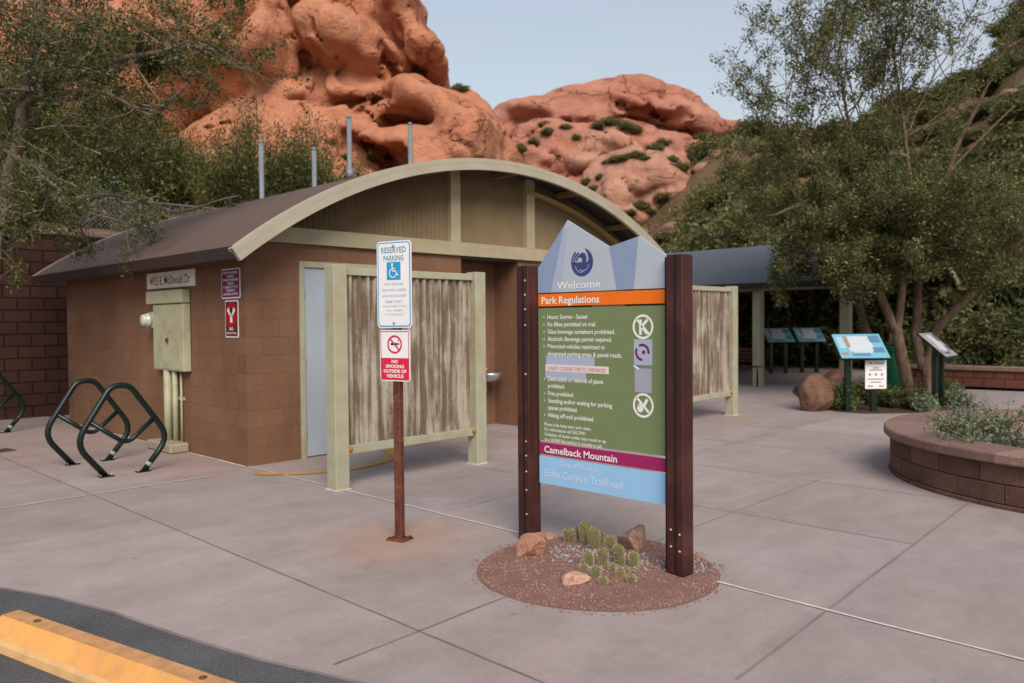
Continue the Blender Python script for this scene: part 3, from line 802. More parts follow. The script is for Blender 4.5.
# door and frame
fr = MB(); fr.box(.65, .71, -.025, .12, 0, 2.25, .004); fr.box(1.70, 1.76, -.025, .12, 0, 2.25, .004); fr.box(.712, 1.698, -.025, .12, 2.18, 2.25, .004)
fr.build('door_frame', m_green_post, B)
dr = MB().box(.712, 1.698, .0, .045, .015, 2.178, .003).build('door', m_door, B)
for z in (.3, 1.1, 1.9): MB().tube([(.71, -.012, z - .06), (.71, -.012, z + .06)], .011, 8).build('hinge', m_chrome, dr)
lv = MB(); lv.tube([(1.6, -.0, 1.0), (1.6, -.06, 1.0), (1.5, -.06, 1.0)], .011, 8); lv.build('handle', m_chrome, dr)
# second door, mirrored, behind the big sign
fr = MB(); fr.box(5.85, 5.91, -.025, -.002, 0, 2.25, .004); fr.box(6.9, 6.96, -.025, -.002, 0, 2.25, .004); fr.box(5.912, 6.898, -.025, -.002, 2.18, 2.25, .004); fr.build('door_frame', m_green_post, B)
MB().box(5.912, 6.898, -.015, -.003, .015, 2.178, .003).build('door', m_door, B)

# drinking fountain in the recess
t = thing('drinking_fountain', 'small stainless steel drinking fountain mounted in the wall recess', 'drinking fountain', (3.98, .5, .72))
mb = MB(); mb.lathe([(.07, -.06), (.15, -.02), (.175, .05), (.175, .075), (.15, .075), (.12, .04), (.02, .035)], (0, -.19, 0), 28); mb.box(-.12, .12, -.2, -.003, -.05, .06, .02)
mb.build('basin', m_chrome, t)
MB().tube([(-.02, -.06, .07), (-.02, -.07, .12), (-.02, -.12, .14), (-.02, -.15, .12)], .011, 8).build('spout', m_chrome, t)
MB().tube([(0, -.1, -.05), (0, -.1, -.2), (0, -.003, -.24)], .02, 8).build('drain_pipe', m_steel, t)
# grey pipe beside the screen post
t = thing('wall_panel', 'narrow pale vertical panel fixed to the wall beside the drinking fountain', 'panel', (3.3, -.001, 1.1)); MB().box(-.05, .05, -.03, -.002, 0, .75, .006).build('panel_face', m_green_post, t)

# ---- privacy screens
def screen(x0, x1, y, label):
    t = thing('privacy_screen', label, 'privacy screen', (x0, y, 0), 0, 'weathered privacy screens in front of the restroom doors')
    w = x1 - x0
    for xx in (0, w):
        MB().box(xx - .075, xx + .075, -.075, .075, .0, 2.08, .006).build('post', m_green_post, t)
        MB().box(xx - .085, xx + .085, -.085, .085, .004, .014).build('foot_plate', m_caulk, t)
    MB().box(.076, w - .076, -.035, .035, 1.99, 2.06, .004).build('rail', m_green_post, t)
    r_ = MB().box(.076, w - .076, -.045, .045, .32, .40, .004).build('rail', m_green_post, t)
    hb = MB()
    for xx in (.1, w - .1): hb.lathe([(.022, 0), (.022, .02), (.008, .022)], (0, 0, 0), 10); hb.xform(Matrix.Translation((xx, -.046, .37)) @ Matrix.Rotation(R(90), 4, 'X'), hb.n - 30)
    hb.build('rusty_bolt', paint('orange rust', (.45, .15, .03), .8), r_)
    mb = MB(); vs = []; x = .078; pat = [(0, 0), (.045, 0), (.06, 1), (.085, 1)]; xs = []
    while x < w - .09:
        for dx, k in pat: xs.append((x + dx, -.018 if k else .016))
        x += .1
    xs.append((w - .078, .016))
    for (xx, yy) in xs: vs += [(xx, yy, .4), (xx, yy, 1.99)]
    for (xx, yy) in xs: vs += [(xx, yy + .003, .4), (xx, yy + .003, 1.99)]
    n = len(xs)
    mb.add(vs, [(2 * i, 2 * i + 2, 2 * i + 3, 2 * i + 1) for i in range(n - 1)] + [(2 * n + 2 * i, 2 * n + 2 * i + 1, 2 * n + 2 * i + 3, 2 * n + 2 * i + 2) for i in range(n - 1)])
    mb.build('corrugated_panel', m_panel, t, fix=False)
    return t
screen(0.0, 1.78, -1.72, 'streaked corrugated privacy screen on pale posts in front of the grey door')
screen(5.72, 7.49, -1.68, 'pale corrugated privacy screen standing right behind the big maroon sign post')

# ---- signs and meter on the side wall (facing -X). local frame: x right (= -Y), z up, front -y
RZS = R(-90)
def wall_sign(name, label, cat, ymid, z0, out=.004): return thing(name, label, cat, (-out, ymid, z0), RZS)
t = wall_sign('address_sign', 'cream street address plate reading 4925 E. McDonald Dr above the meter cabinet', 'sign', 1.88, 2.1, .01)
plate(1.4, .2, 0, -.006, .006).build('plate', s_cream, t)
mb = MB(); text_into(mb, '4925 E. McDonald Dr.', 0, -.055, .15, -.0075, 1.2, 'CENTER', .004)
mb.build('lettering', s_black, t)
t = wall_sign('notice_sign', 'purple notice sign with white lines of text, upper sign near the wall corner', 'sign', .31, 1.99)
plate(.43, .33, .02, -.002, .003).build('plate', s_white, t); plate(.4, .3, .01, -.005, -.0025).build('purple_field', s_purple, t)
mb = MB()
for i, (tx, w) in enumerate([('RESTROOMS', .32), ('AND', .16), ('SURROUNDING', .35), ('AREA', .15), ('SUBJECT TO', .33), ('VIDEO', .22), ('SURVEILLANCE', .33)]): text_into(mb, tx, 0, .106 - i * .039, .036, -.0065, w, 'CENTER', .02)
mb.build('lettering', s_text, t)
t = wall_sign('warning_sign', 'tall narrow red warning sign with white figure, below the purple notice', 'sign', .3, 1.6)
plate(.3, .41, .015, -.002, .003).build('plate', s_white, t); plate(.27, .38, .01, -.005, -.0025).build('maroon_field', s_brown, t)
mb = MB(); poly(mb, [(.125 * math.cos(a * math.pi / 16), .045 + .14 * math.sin(a * math.pi / 16)) for a in range(32)], -.0065); mb.build('red_oval', s_dred, t)
mb = MB(); bar(mb, 0, -.04, 0, .05, .05, -.0078); bar(mb, -.08, .11, 0, .04, .05, -.0078); bar(mb, .08, .11, 0, .04, .05, -.0078)
text_into(mb, 'NO', 0, -.125, .045, -.0078, .09, 'CENTER', .03); text_into(mb, 'DOGS ON TRAIL', 0, -.165, .028, -.0078, .23, 'CENTER', .02); mb.build('lettering', s_text, t)
mb = MB(); disc(mb, 0, .095, .035, -.0082); mb.build('black_spot', s_black, t)

t = thing('electric_meter_cabinet', 'sage green electric meter cabinet with conduits on the side wall', 'meter cabinet', (0, 1.5, 0), RZS)
# local x = -(Y-1.5): left is larger Y
cab = MB().box(-.7, .17, -.1, -.005, .98, 1.79, .008).build('cabinet', m_util, t)
MB().box(-.67, .12, -.106, -.1005, 1.0, 1.76, .002).build('cabinet_door', m_util, cab)
mb = MB(); mb.box(-.29, -.23, -.125, -.107, 1.33, 1.38, .005); mb.tube([(-.26, -.13, 1.36), (-.21, -.135, 1.32)], .008, 6); mb.build('latch', m_rust, cab)
MB().box(-.86, .17, -.12, -.005, 1.8, 1.96, .008).build('wire_trough', m_util, t)
mb = MB(); mb.lathe([(.09, 0), (.09, .04), (.075, .05), (.075, .08), (.065, .1), (.03, .105)], (0, 0, 0), 24); mb.xform(Matrix.Translation((-.8, -.1, 1.6)) @ Matrix.Rotation(R(90), 4, 'X')); mt = mb.build('meter', m_glassy, t)
MB().box(-.88, -.704, -.1, -.005, 1.5, 1.7, .01).build('meter_socket', m_util, t)
MB().tube([(-.36, -.07, .98), (-.36, -.07, .1)], .05, 12).build('conduit', m_util, t)
MB().tube([(-.2, -.05, .98), (-.2, -.05, .1)], .034, 10).build('conduit', m_util, t)
MB().tube([(-.07, -.03, .98), (-.07, -.03, .1)], .014, 8).build('conduit', m_util, t)
MB().box(-.46, -.02, -.015, -.004, .62, .66, .002).build('pipe_strap', m_util, t)
MB().box(-.62, .08, -.24, -.004, .004, .12, .02).build('concrete_pad', paint('pad concrete', (.34, .28, .21), .9, .15, 8), t)

# ================================================================== bike racks (loops in the XZ plane)
def rounded(pts, r, n=5):
    out = [Vector(pts[0])]
    for i in range(1, len(pts) - 1):
        a, b, c = Vector(pts[i - 1]), Vector(pts[i]), Vector(pts[i + 1])
        rr = min(r, (a - b).length * .45, (c - b).length * .45)
        p, q_ = b + (a - b).normalized() * rr, b + (c - b).normalized() * rr
        for k in range(n + 1):
            s_ = k / n; out.append(p * (1 - s_) ** 2 + b * 2 * s_ * (1 - s_) + q_ * s_ ** 2)
    out.append(Vector(pts[-1])); return out
def rack(label, y, cx=-1.06):
    t = thing('bike_rack', label, 'bike rack', (cx, y, .004), 0, 'dark green tube bike racks by the side wall')
    loop = rounded([(-.18, 0, 0), (-.47, 0, .36), (-.12, 0, .92), (.06, 0, .92), (.46, 0, .34), (.18, 0, 0)], .17)
    MB().tube(loop, .03, 14).build('loop', m_dkgreen, t)
    cb = rounded([(-.325, 0, .57), (-.02, 0, .34), (.06, 0, .34), (.31, 0, .56)], .14)
    MB().tube(cb, .024, 12).build('crossbar', m_dkgreen, t)
    for xx in (-.18, .18):
        f = MB().box(xx - .07, xx + .07, -.045, .045, 0, .01, .003).build('foot_plate', m_dkgreen, t)
        b = MB()
        for dx in (-.05, .05): b.lathe([(.009, 0), (.009, .012), (.004, .016)], (xx + dx, 0, .01), 8)
        b.build('anchor_bolt', m_bolt, f)
    MB().tube([(.225, 0, .06), (.25, 0, .09)], .0322, 14).build('inspection_sticker', m_scuff, t)
    return t
rack('near dark green tube bike rack loop beside the meter cabinet', .57)
rack('dark green tube bike rack loop just behind the nearest one', 1.59)
rack('dark green tube bike rack cut by the left edge of the photo', 5.2, -1.2)

# ================================================================== wheel stop
a_ = math.atan2(-.972, .225)
t = thing('parking_block', 'yellow painted concrete parking block on the asphalt', 'parking block', (-3.075, -3.42, .008), a_ )
# local x runs along the block, local -y? side facing the road
prof = [(-.13, 0), (-.125, .035), (-.05, .13), (.03, .13), (.1, .02), (.1, 0)]
def loft(mb, secs):
    n = len(secs[0]); vs = [p for s_ in secs for p in s_]
    fs = [(i * n + k, i * n + (k + 1) % n, (i + 1) * n + (k + 1) % n, (i + 1) * n + k) for i in range(len(secs) - 1) for k in range(n)]
    fs += [tuple(range(n))[::-1], tuple((len(secs) - 1) * n + k for k in range(n))]
    mb.add(vs, fs)
def sec(x, sc, pr): return [(x, p[0], p[1] * sc) for p in pr]
loft_m = MB(); loft(loft_m, [sec(0, .35, prof), sec(.06, 1, prof), sec(1.77, 1, prof), sec(1.83, .35, prof)]); pb = loft_m.build('block_body', m_wst, t)
mb = MB(); mb.add([(.06, -.048, .1312), (1.77, -.048, .1312), (1.77, .029, .1312), (.06, .029, .1312)], [(0, 1, 2, 3)]); mb.build('worn_top', m_wst2, pb, fix=False)
mb = MB(); mb.add([(.02, -.131, .003), (1.81, -.131, .003), (1.81, -.126, .036), (.02, -.126, .036), (1.79, -.1115, .0545), (.04, -.1115, .0545)], [(0, 1, 2, 3), (3, 2, 4, 5)]); mb.build('faded_foot', m_wst3, pb, fix=False)
hb = MB()
for xx in (.3, 1.5): hb.lathe([(.016, 0), (.016, .004), (.008, .006)], (xx, -.01, .1315), 10)
hb.build('anchor_pin', m_rust, pb)

# ================================================================== parking sign
t = thing('parking_sign', 'reserved parking sign with no smoking sign on a rusty steel post', 'sign', (-.67, -3.49, .004), R(-75))
MB().box(-.03, .03, -.025, .025, 0, 2.1, .006).build('post', m_rust, t)
mb = MB().box(-.075, .075, -.065, .065, 0, .012, .003)
for sx in (-1, 1):
    for sy in (-1, 1): mb.lathe([(.01, 0), (.01, .012)], (sx * .055, sy * .048, .012), 8)
mb.build('base_plate', m_rust, t)
ca = Vector((0, -.03, 0))
z1 = 1.81
p_ = plate(.3, .61, .03, -.032, -.027, 0, z1).build('reserved_parking_plate', s_white, t)
mb = MB(); o = []
plate_b = MB()
for (w, h, r, yy, mt_, nm) in ((.282, .592, .025, -.0335, s_cyan, 'blue_border'), (.266, .576, .02, -.0345, s_white, 'white_face')):
    plate(w, h, r, yy, yy + .0008, 0, z1).build(nm, mt_, p_)
plate(.12, .125, .003, -.0362, -.0354, 0, z1 + .095).build('blue_square', s_cyan, p_)
mb = MB(); text_into(mb, 'RESERVED', 0, z1 + .222, .058, -.0364, .215, 'CENTER', .012); text_into(mb, 'PARKING', 0, z1 + .167, .052, -.0364, .175, 'CENTER', .012)
mb.build('heading', flat('heading blue grey', (.13, .3, .42)), p_)
mb = MB()
for i, (tx, w, s_) in enumerate([('FOR VEHICLES', .165, .024), ('DISPLAYING LICENSE', .21, .024), ('AND/OR PLACARD', .21, .024), ('PERMIT ONLY', .15, .024), ('VIOLATORS SUBJECT TO FINE', .2, .015), ('A.R.S. 28-884', .14, .015), ('CITY CODE 36-150', .15, .015)]):
    text_into(mb, tx, 0, z1 - .005 - i * .041 - (.0 if i < 4 else -.012 * (i - 3)), s_, -.0364, w, 'CENTER', .01)
mb.build('small_print', s_greyt, p_)
mb = MB(); zc = z1 + .095
disc(mb, -.012, zc + .045, .009, -.0374, 16); bar(mb, -.012, zc + .036, -.008, zc - .002, .01, -.0374); bar(mb, -.01, zc + .018, .016, zc + .016, .007, -.0374); bar(mb, -.008, zc - .001, .02, zc - .001, .009, -.0374); bar(mb, .018, zc, .032, zc - .03, .009, -.0374); bar(mb, .03, zc - .03, .042, zc - .026, .008, -.0374)
ringp(mb, -.006, zc - .015, .026, .033, -.0374, 28, 110, 360); mb.build('wheelchair_symbol', s_text, p_)
for zz in (z1 + .27, z1 - .27):
    MB().tube([(0, -.041, zz), (0, -.026, zz)], .009, 8).build('bolt', m_bolt, p_)
z2 = 1.31
p_ = plate(.26, .36, .02, -.032, -.027, 0, z2).build('no_smoking_plate', s_white, t)
mb = MB(); plate(.245, .155, .006, -.0342, -.0334, 0, z2 - .094, mb); 
for a in ((-.1205, z2 - .1, -.1205, z2 + .17), (.1205, z2 - .1, .1205, z2 + .17), (-.123, z2 + .17, .123, z2 + .17)): bar(mb, *a, .005, -.0342)
mb.build('red_field', s_red, p_)
mb = MB(); bar(mb, -.035, z2 + .082, .025, z2 + .082, .014, -.0342); bar(mb, .03, z2 + .082, .04, z2 + .082, .014, -.0342); bar(mb, .03, z2 + .1, .036, z2 + .115, .005, -.0342); mb.build('cigarette_symbol', s_black, p_)
mb = MB(); ringp(mb, 0, z2 + .08, .052, .064, -.0352, 32); bar(mb, -.041, z2 + .121, .041, z2 + .039, .011, -.0352); mb.build('prohibition_ring', s_red, p_)
mb = MB()
for i, (tx, w) in enumerate([('NO', .055), ('SMOKING', .16), ('OUTSIDE OF', .2), ('VEHICLE', .15)]): text_into(mb, tx, 0, z2 - .052 - i * .034, .032, -.0352, w, 'CENTER', .03)
mb.build('lettering', s_text, p_)

# ================================================================== big trailhead sign (local x = -Y from Y=0, z up, front -y = -X)
t = thing('trailhead_sign', 'large park regulations sign with mountain shaped top between two maroon steel posts', 'sign', (-.04, -4.15, 0), RZS)
def sg(lx): return lx - 4.15       # pixel-plane coordinate to local x
for (xa, nm) in ((4.075, 'l'), (5.30, 'r')):
    xa = sg(xa); p = MB()
    # channel + tube post: recessed dark flange on one side, tube with seam on the other
    p.box(xa + .045, xa + .155, -.07, .05, -.02, 1.935, .004)
    po = p.build('post', m_maroon, t)
    MB().box(xa + .012, xa + .043, -.035, .06, -.02, 1.925, .003).build('flange', m_maroon_dk, po)
    MB().box(xa + .10, xa + .112, -.0735, -.0705, 0, 1.93).build('seam', m_maroon_dk, po)
    bm_ = MB()
    for z in (.2, .37, .5, .61, .71, 1.18, 1.52, 1.63, 1.73, 1.83) if nm == 'l' else (.2, .3):
        for xo in ((.13,) if nm == 'l' else (.075, .135)):
            k0 = bm_.n; bm_.lathe([(.008, 0), (.008, .006), (.003, .01)], (0, 0, 0), 8); bm_.xform(Matrix.Translation((xa + xo, -.0708, z - .02 if nm == 'r' and xo > .1 else z)) @ Matrix.Rotation(R(90), 4, 'X'), k0)
    bm_.build('bolt', m_bolt, po)
L, Rr = sg(4.268), sg(5.306); MX = (L + Rr) / 2; Wd = Rr - L
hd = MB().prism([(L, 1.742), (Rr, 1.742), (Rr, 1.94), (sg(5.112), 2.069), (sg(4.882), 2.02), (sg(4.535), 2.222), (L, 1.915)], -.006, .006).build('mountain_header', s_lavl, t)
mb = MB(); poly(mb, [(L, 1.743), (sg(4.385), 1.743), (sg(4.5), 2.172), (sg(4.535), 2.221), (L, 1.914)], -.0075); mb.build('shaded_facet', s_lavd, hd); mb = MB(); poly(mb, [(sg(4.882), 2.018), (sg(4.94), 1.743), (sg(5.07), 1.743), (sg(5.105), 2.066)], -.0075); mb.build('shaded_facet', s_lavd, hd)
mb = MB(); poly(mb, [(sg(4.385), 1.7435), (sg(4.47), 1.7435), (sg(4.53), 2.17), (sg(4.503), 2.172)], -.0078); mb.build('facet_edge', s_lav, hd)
mb = MB(); text_into(mb, 'Welcome', sg(4.44), 1.764, .072, -.0085, .37, 'LEFT', .012)
wl = mb.build('welcome_lettering', s_text, hd)
# bird emblem
ex, ez, er = sg(4.66), 1.935, .092
mb = MB()
poly(mb, [(ex + er * 1.0 * math.cos(R(a)), ez - .0 + er * math.sin(R(a))) for a in range(180, 361, 10)] + [(ex + er * .55, ez + .0), (ex - er * .55, ez)], -.0088)
# right wing crescent
poly(mb, [(ex + er * math.cos(R(a)), ez + er * math.sin(R(a))) for a in range(0, 66, 8)] + [(ex + er * .25, ez + er * 1.0), (ex + er * .5, ez + er * .6), (ex + er * .62, ez + er * .2), (ex + er * .5, ez - .002)], -.0088)
# left wing feathers
for q_, (r0, r1, a0, a1) in enumerate(((.86, 1.0, 128, 185), (.66, .79, 112, 190), (.46, .59, 100, 170))): ringp(mb, ex, ez, er * r0, er * r1, -.0088, 14, a0, a1)
# head and neck
poly(mb, [(ex - er * .1, ez - .005), (ex + er * .38, ez - .005), (ex + er * .42, ez + er * .35), (ex + er * .25, ez + er * .62), (ex + er * .0, ez + er * .7), (ex - er * .2, ez + er * .55), (ex - er * .42, ez + er * .42), (ex - er * .2, ez + er * .38), (ex - er * .02, ez + er * .3), (ex + er * .05, ez + er * .1)], -.0089)
mb.build('bird_emblem', s_navy, hd)
mb = MB(); ringp(mb, ex - er * .1, ez - er * .25, er * .45, er * .5, -.0095, 16, 180, 300); ringp(mb, ex + er * .1, ez - er * .1, er * .5, er * .55, -.0095, 16, 230, 350); mb.build('emblem_lines', s_lav, hd)
ob = plate(Wd, .084, 0, -.006, .006, MX, 1.692).build('orange_panel', s_orange, t)
mb = MB(); text_into(mb, 'Park Regulations', sg(4.3), 1.667, .068, -.0075, .5, 'LEFT', .02); mb.build('lettering', s_text, ob)
mb = MB(); mb.box(sg(4.73), sg(4.99), .008, .012, 1.62, 1.76); mb.build('backing_strip', paint('grey backing', (.32, .32, .34), .6), t)
MB().box(L - .005, Rr + .005, .0085, .0115, 1.735, 1.75).build('backing_bar', m_under, t); MB().box(L - .005, Rr + .005, .0085, .0115, 1.636, 1.65).build('backing_bar', m_under, t)
gp = plate(Wd, .915, 0, -.006, .006, MX, 1.18).build('green_panel', s_green, t)
x0 = sg(4.338); mb = MB(); LH = .0565
lines = [(1.574, 'Hours: Sunrise - Sunset', .35, 1), (1.524, 'No Bikes permitted on trail.', .42, 1), (1.474, 'Glass beverage containers prohibited.', .57, 1), (1.424, 'Alcoholic Beverage permit required.', .545, 1), (1.374, 'Motorized vehicles restricted to', .49, 1), (1.324, 'designated parking areas & paved roads.', .625, 0),
         (1.15, 'Destruction or removal of plants', .475, 1), (1.102, 'prohibited.', .15, 0), (1.05, 'Fires prohibited.', .23, 1), (1.0, 'Standing and/or waiting for parking', .545, 1), (.952, 'spaces prohibited.', .26, 0), (.9, 'Hiking off trail prohibited.', .4, 1)]
for z, tx, w, dot in lines:
    text_into(mb, tx, x0 + .015, z - .012, .042, -.0075, w, 'LEFT', .016)
    if dot: disc(mb, x0 - .018, z, .0055, -.0075, 10)
for z, tx, w in [(.832, 'Please help keep your park clean.', .41), (.797, 'For information call 262-7901', .36), (.762, 'Violation of these codes may result in up', .53), (.727, 'to a $1000 fine and/or 6 months in jail.', .5)]: text_into(mb, tx, x0 - .02, z - .006, .032, -.0075, w, 'LEFT', .012)
mb.build('lettering', s_text, gp)
st = MB(); plate(.42, .07, 0, -.0072, -.0064, x0 + .21, 1.275, st); plate(.36, .06, 0, -.0072, -.0064, x0 + .17, 1.185, st); st.build('faded_sticker', s_lav, gp)
p_ = plate(.54, .048, 0, -.0085, -.0076, x0 + .265, 1.227).build('closure_strip', s_pink, gp)
mb = MB(); text_into(mb, 'SUNSET CLOSURE STRICTLY ENFORCED', x0 + .015, 1.213, .036, -.0095, .5, 'LEFT', .01); mb.build('closure_lettering', s_redtx, p_)
ix = sg(5.137)
def nosym(zz):
    mb = MB(); ringp(mb, ix, zz, .062, .077, -.0075, 36); bar(mb, ix - .047, zz + .047, ix + .047, zz - .047, .016, -.0075); return mb
zz = 1.508; mb = nosym(zz); bar(mb, ix - .018, zz - .05, ix - .018, zz + .045, .02, -.0076); bar(mb, ix - .01, zz + .0, ix + .035, zz + .045, .018, -.0076); bar(mb, ix - .01, zz, ix + .03, zz - .045, .014, -.0076)
mb.build('prohibition_symbol', s_text, gp)
zz = 1.02; mb = nosym(zz); bar(mb, ix + .0, zz - .01, ix + .03, zz + .04, .02, -.0076); disc(mb, ix - .022, zz - .02, .024, -.0076, 14); bar(mb, ix - .04, zz - .005, ix - .015, zz + .015, .012, -.0076)
mb.build('prohibition_symbol', s_text, gp)
sq = MB(); plate(.135, .16, .0, -.0072, -.0064, ix + .0, 1.35, sq); sq = sq.build('worn_sticker', s_lav, gp); sq2 = MB(); plate(.125, .15, 0, -.0072, -.0064, ix, 1.175, sq2); sq2.build('worn_sticker', flat('sticker greyed', (.36, .36, .45)), gp)
mb = MB(); ringp(mb, ix - .005, 1.35, .038, .054, -.008, 20, -10, 120); ringp(mb, ix - .005, 1.35, .038, .054, -.008, 20, 150, 270); disc(mb, ix + .005, 1.35, .013, -.008, 10); mb.build('worn_mark', s_purple, sq)
mb = MB(); bar(mb, ix - .07, 1.265, ix - .03, 1.245, .012, -.008); mb.build('scratch', s_text, sq)
mb = plate(Wd, .082, 0, -.006, .006, MX, .665).build('magenta_panel', s_mag, t)
q_ = MB(); text_into(q_, 'Camelback Mountain', sg(4.315), .64, .066, -.0075, .62, 'LEFT', .018); q_.build('lettering', s_text, mb)
mb = plate(Wd, .19, 0, -.006, .006, MX, .517).build('light_blue_panel', s_blue, t)
q_ = MB(); text_into(q_, 'City of Phoenix', sg(4.46), .56, .048, -.0075, .33, 'LEFT', .012); text_into(q_, 'Echo Canyon Trailhead', sg(4.318), .475, .074, -.0075, .66, 'LEFT', .012); q_.build('lettering', flat('faded pale lettering', (.55, .7, .85)), mb)

# ---- circular gravel bed under the sign
gc = Vector((-.25, -4.925)); gr = .745
mb = MB(); vs = [(gc.x, gc.y, .035)]; 
rings = 8; segs = 64; rngp = random.Random(4)
for i in range(1, rings + 1):
    for k in range(segs):
        a = 2 * math.pi * k / segs; rr = gr * i / rings
        if i == rings: rr *= 1 + .012 * math.sin(3 * a) + rngp.uniform(-.006, .006)
        vs.append((gc.x + rr * math.cos(a), gc.y + rr * math.sin(a), .006 + .03 * (1 - (i / rings) ** 3) + rngp.uniform(0, .006) * (i < rings)))
fs = [(0, 1 + k, 1 + (k + 1) % segs) for k in range(segs)]
for i in range(rings - 1):
    for k in range(segs): fs.append((1 + i * segs + k, 1 + (i + 1) * segs + k, 1 + (i + 1) * segs + (k + 1) % segs, 1 + i * segs + (k + 1) % segs))
mb.add(vs, fs, True); mb.build('gravel_bed', m_gravbase, None)['kind'] = 'structure'
def pebbles(name, mat, n, rnd, smin, smax, keepf=None):
    rs = np.random.RandomState(rnd)
    a = rs.uniform(0, 2 * np.pi, n); rr = gr * np.where(rs.rand(n) < .03, rs.uniform(1, 1.07, n), .985 * np.sqrt(rs.uniform(0, 1, n))); x = gc.x + rr * np.cos(a); y = gc.y + rr * np.sin(a)
    if keepf is not None: m = keepf(x, y, rs); x, y, rr = x[m], y[m], rr[m]
    n = len(x); z = .006 + .03 * np.maximum(0, 1 - (rr / gr) ** 3)
    octv = np.array([(1, 0, 0), (0, 1, 0), (-1, 0, 0), (0, -1, 0), (0, 0, 1), (0, 0, -1)], float); of = np.array([(0, 1, 4), (1, 2, 4), (2, 3, 4), (3, 0, 4), (1, 0, 5), (2, 1, 5), (3, 2, 5), (0, 3, 5)])
    s_ = rs.uniform(smin, smax, n); sc = rs.uniform(.5, 1.3, (n, 1, 3)) * s_[:, None, None]; v = octv[None] * sc * rs.uniform(.75, 1.25, (n, 6, 1))
    th = rs.uniform(0, 6.28, n); c, s2 = np.cos(th), np.sin(th); vx = v[:, :, 0] * c[:, None] - v[:, :, 1] * s2[:, None]; vy = v[:, :, 0] * s2[:, None] + v[:, :, 1] * c[:, None]
    v = np.stack([vx + x[:, None], vy + y[:, None], v[:, :, 2] * .7 + z[:, None] + s_[:, None] * .3], 2)
    f = (of[None] + 6 * np.arange(n)[:, None, None]).reshape(-1, 3)
    o = np_mesh(name, v.reshape(-1, 3), f, mat); o['kind'] = 'stuff'; return o
def gmat(nm, a, b, c):
    t = NT(nm); g = t.n('ShaderNodeNewGeometry'); col = t.ramp(g.outputs['Random Per Island'], [(0, a), (.45, b), (.85, c), (1, c)]); return t.done(col, .9, None, 0, .15)
g1 = pebbles('red_gravel', gmat('red gravel', (.24, .115, .09), (.34, .18, .145), (.42, .26, .215)), 9000, 1, .003, .008); tag(g1, 'crushed red gravel covering the round bed under the big sign', 'gravel')
gy_ = lambda cx_, cy_, r_: (lambda x, y, rs: ((x - cx_) ** 2 + (y - cy_) ** 2) < (r_ * rs.uniform(.4, 1, len(x))) ** 2)
g2 = pebbles('grey_gravel', gmat('grey stones', (.14, .12, .115), (.26, .24, .235), (.36, .34, .33)), 3600, 2, .006, .016, lambda x, y, rs: gy_(-.17, -4.72, .27)(x, y, rs) | gy_(.1, -5.3, .22)(x, y, rs) | gy_(-.12, -5.02, .3)(x, y, rs)); tag(g2, 'loose grey stone chips around the cacti in the round bed', 'gravel')
# rocks in the bed
def brock(name, label, mat, px, py, size, rz, seed, tilt=0, facet=.45):
    d = M.T @ np.array([(px - 512) / F, (py - 341.5) / F, 1.0]); s_ = -1.55 / d[2]; w = W(d[0] * s_, d[1] * s_, .012)
    o = boulder_mesh(name, mat, size, seed, True, .62, 3); o.data.polygons.foreach_set('use_smooth', [False] * len(o.data.polygons)); o.location = w; o.rotation_euler = (tilt, 0, rz); return tag(o, label, 'rock', 'rocks in the round gravel bed')
brock('rock', 'orange rock lying against the left maroon post', m_orock, 533, 558, (.155, .11, .115), .4, 11)
brock('rock', 'flat pinkish rock at the front of the gravel bed', m_prock, 576, 588, (.095, .07, .055), -.5, 5)
brock('rock', 'pointed brown rock behind the cacti near the right post', m_drock, 635, 553, (.15, .11, .13), .9, 31, .1, .6)
brock('rock', 'small red rock beside the orange rock', m_orock, 549, 541, (.04, .035, .03), .2, 8)
brock('rock', 'small flat pale stone in front of the orange rock', m_prock, 531, 574, (.05, .025, .012), .7, 9)

# cacti
m_cact = NT('cactus skin'); _g = m_cact.n('ShaderNodeNewGeometry'); _n = m_cact.noise(40, 4); _c = m_cact.mix(_n, (.085, .085, .033), (.2, .18, .085)); m_cact = m_cact.done(_c, .7, None, 0, .3)
m_spine = flat('cactus spines', (.42, .36, .2), .8)
def cactus(label, base, stems, seed):
    t = thing('cactus', label, 'cactus', base, 0, 'cactus clumps in the round gravel bed'); rg = random.Random(seed)
    for (dx, dy, h, r) in stems:
        r *= .86; h *= .95
        rr = 12; zs = 12; vs = []; tl = (rg.uniform(-.12, .12), rg.uniform(-.12, .12))
        for i in range(zs + 1):
            u = i / zs; z = h * u; prof_ = r * (0.8 + .2 * math.sin(min(1, u * 1.6) * math.pi / 2)) * math.sqrt(max(.0, 1 - max(0, (u - .72) / .28) ** 2.2))
            for k in range(rr * 2):
                a = math.pi * k / rr; q2 = prof_ * (1 if k % 2 == 0 else .84); vs.append((dx + q2 * math.cos(a) + tl[0] * z, dy + q2 * math.sin(a) + tl[1] * z, z - .01))
        n = rr * 2; mb = MB(); mb.add(vs, [(i * n + k, i * n + (k + 1) % n, (i + 1) * n + (k + 1) % n, (i + 1) * n + k) for i in range(zs) for k in range(n)], False)
        stm = mb.build('stem', m_cact, t)
        sp = MB()
        for i in range(1, zs + 1):
            for k in range(0, n, 2):
                p = Vector(vs[i * n + k]); ctr = Vector((dx + tl[0] * p.z, dy + tl[1] * p.z, p.z)); out = (p - ctr); out = (out.normalized() if out.length > 1e-4 else Vector((0, 0, 1))) + Vector((0, 0, .25 + (i / zs) ** 4))
                for _ in range(6):
                    dd = (out.normalized() + Vector([rg.gauss(0, .5) for _ in range(3)])).normalized() * rg.uniform(.008, .018); sd = dd.orthogonal().normalized() * .0012
                    sp.add([p - sd, p + sd, p + dd], [(0, 1, 2)])
        sp.build('spines', m_spine, stm, fix=False)
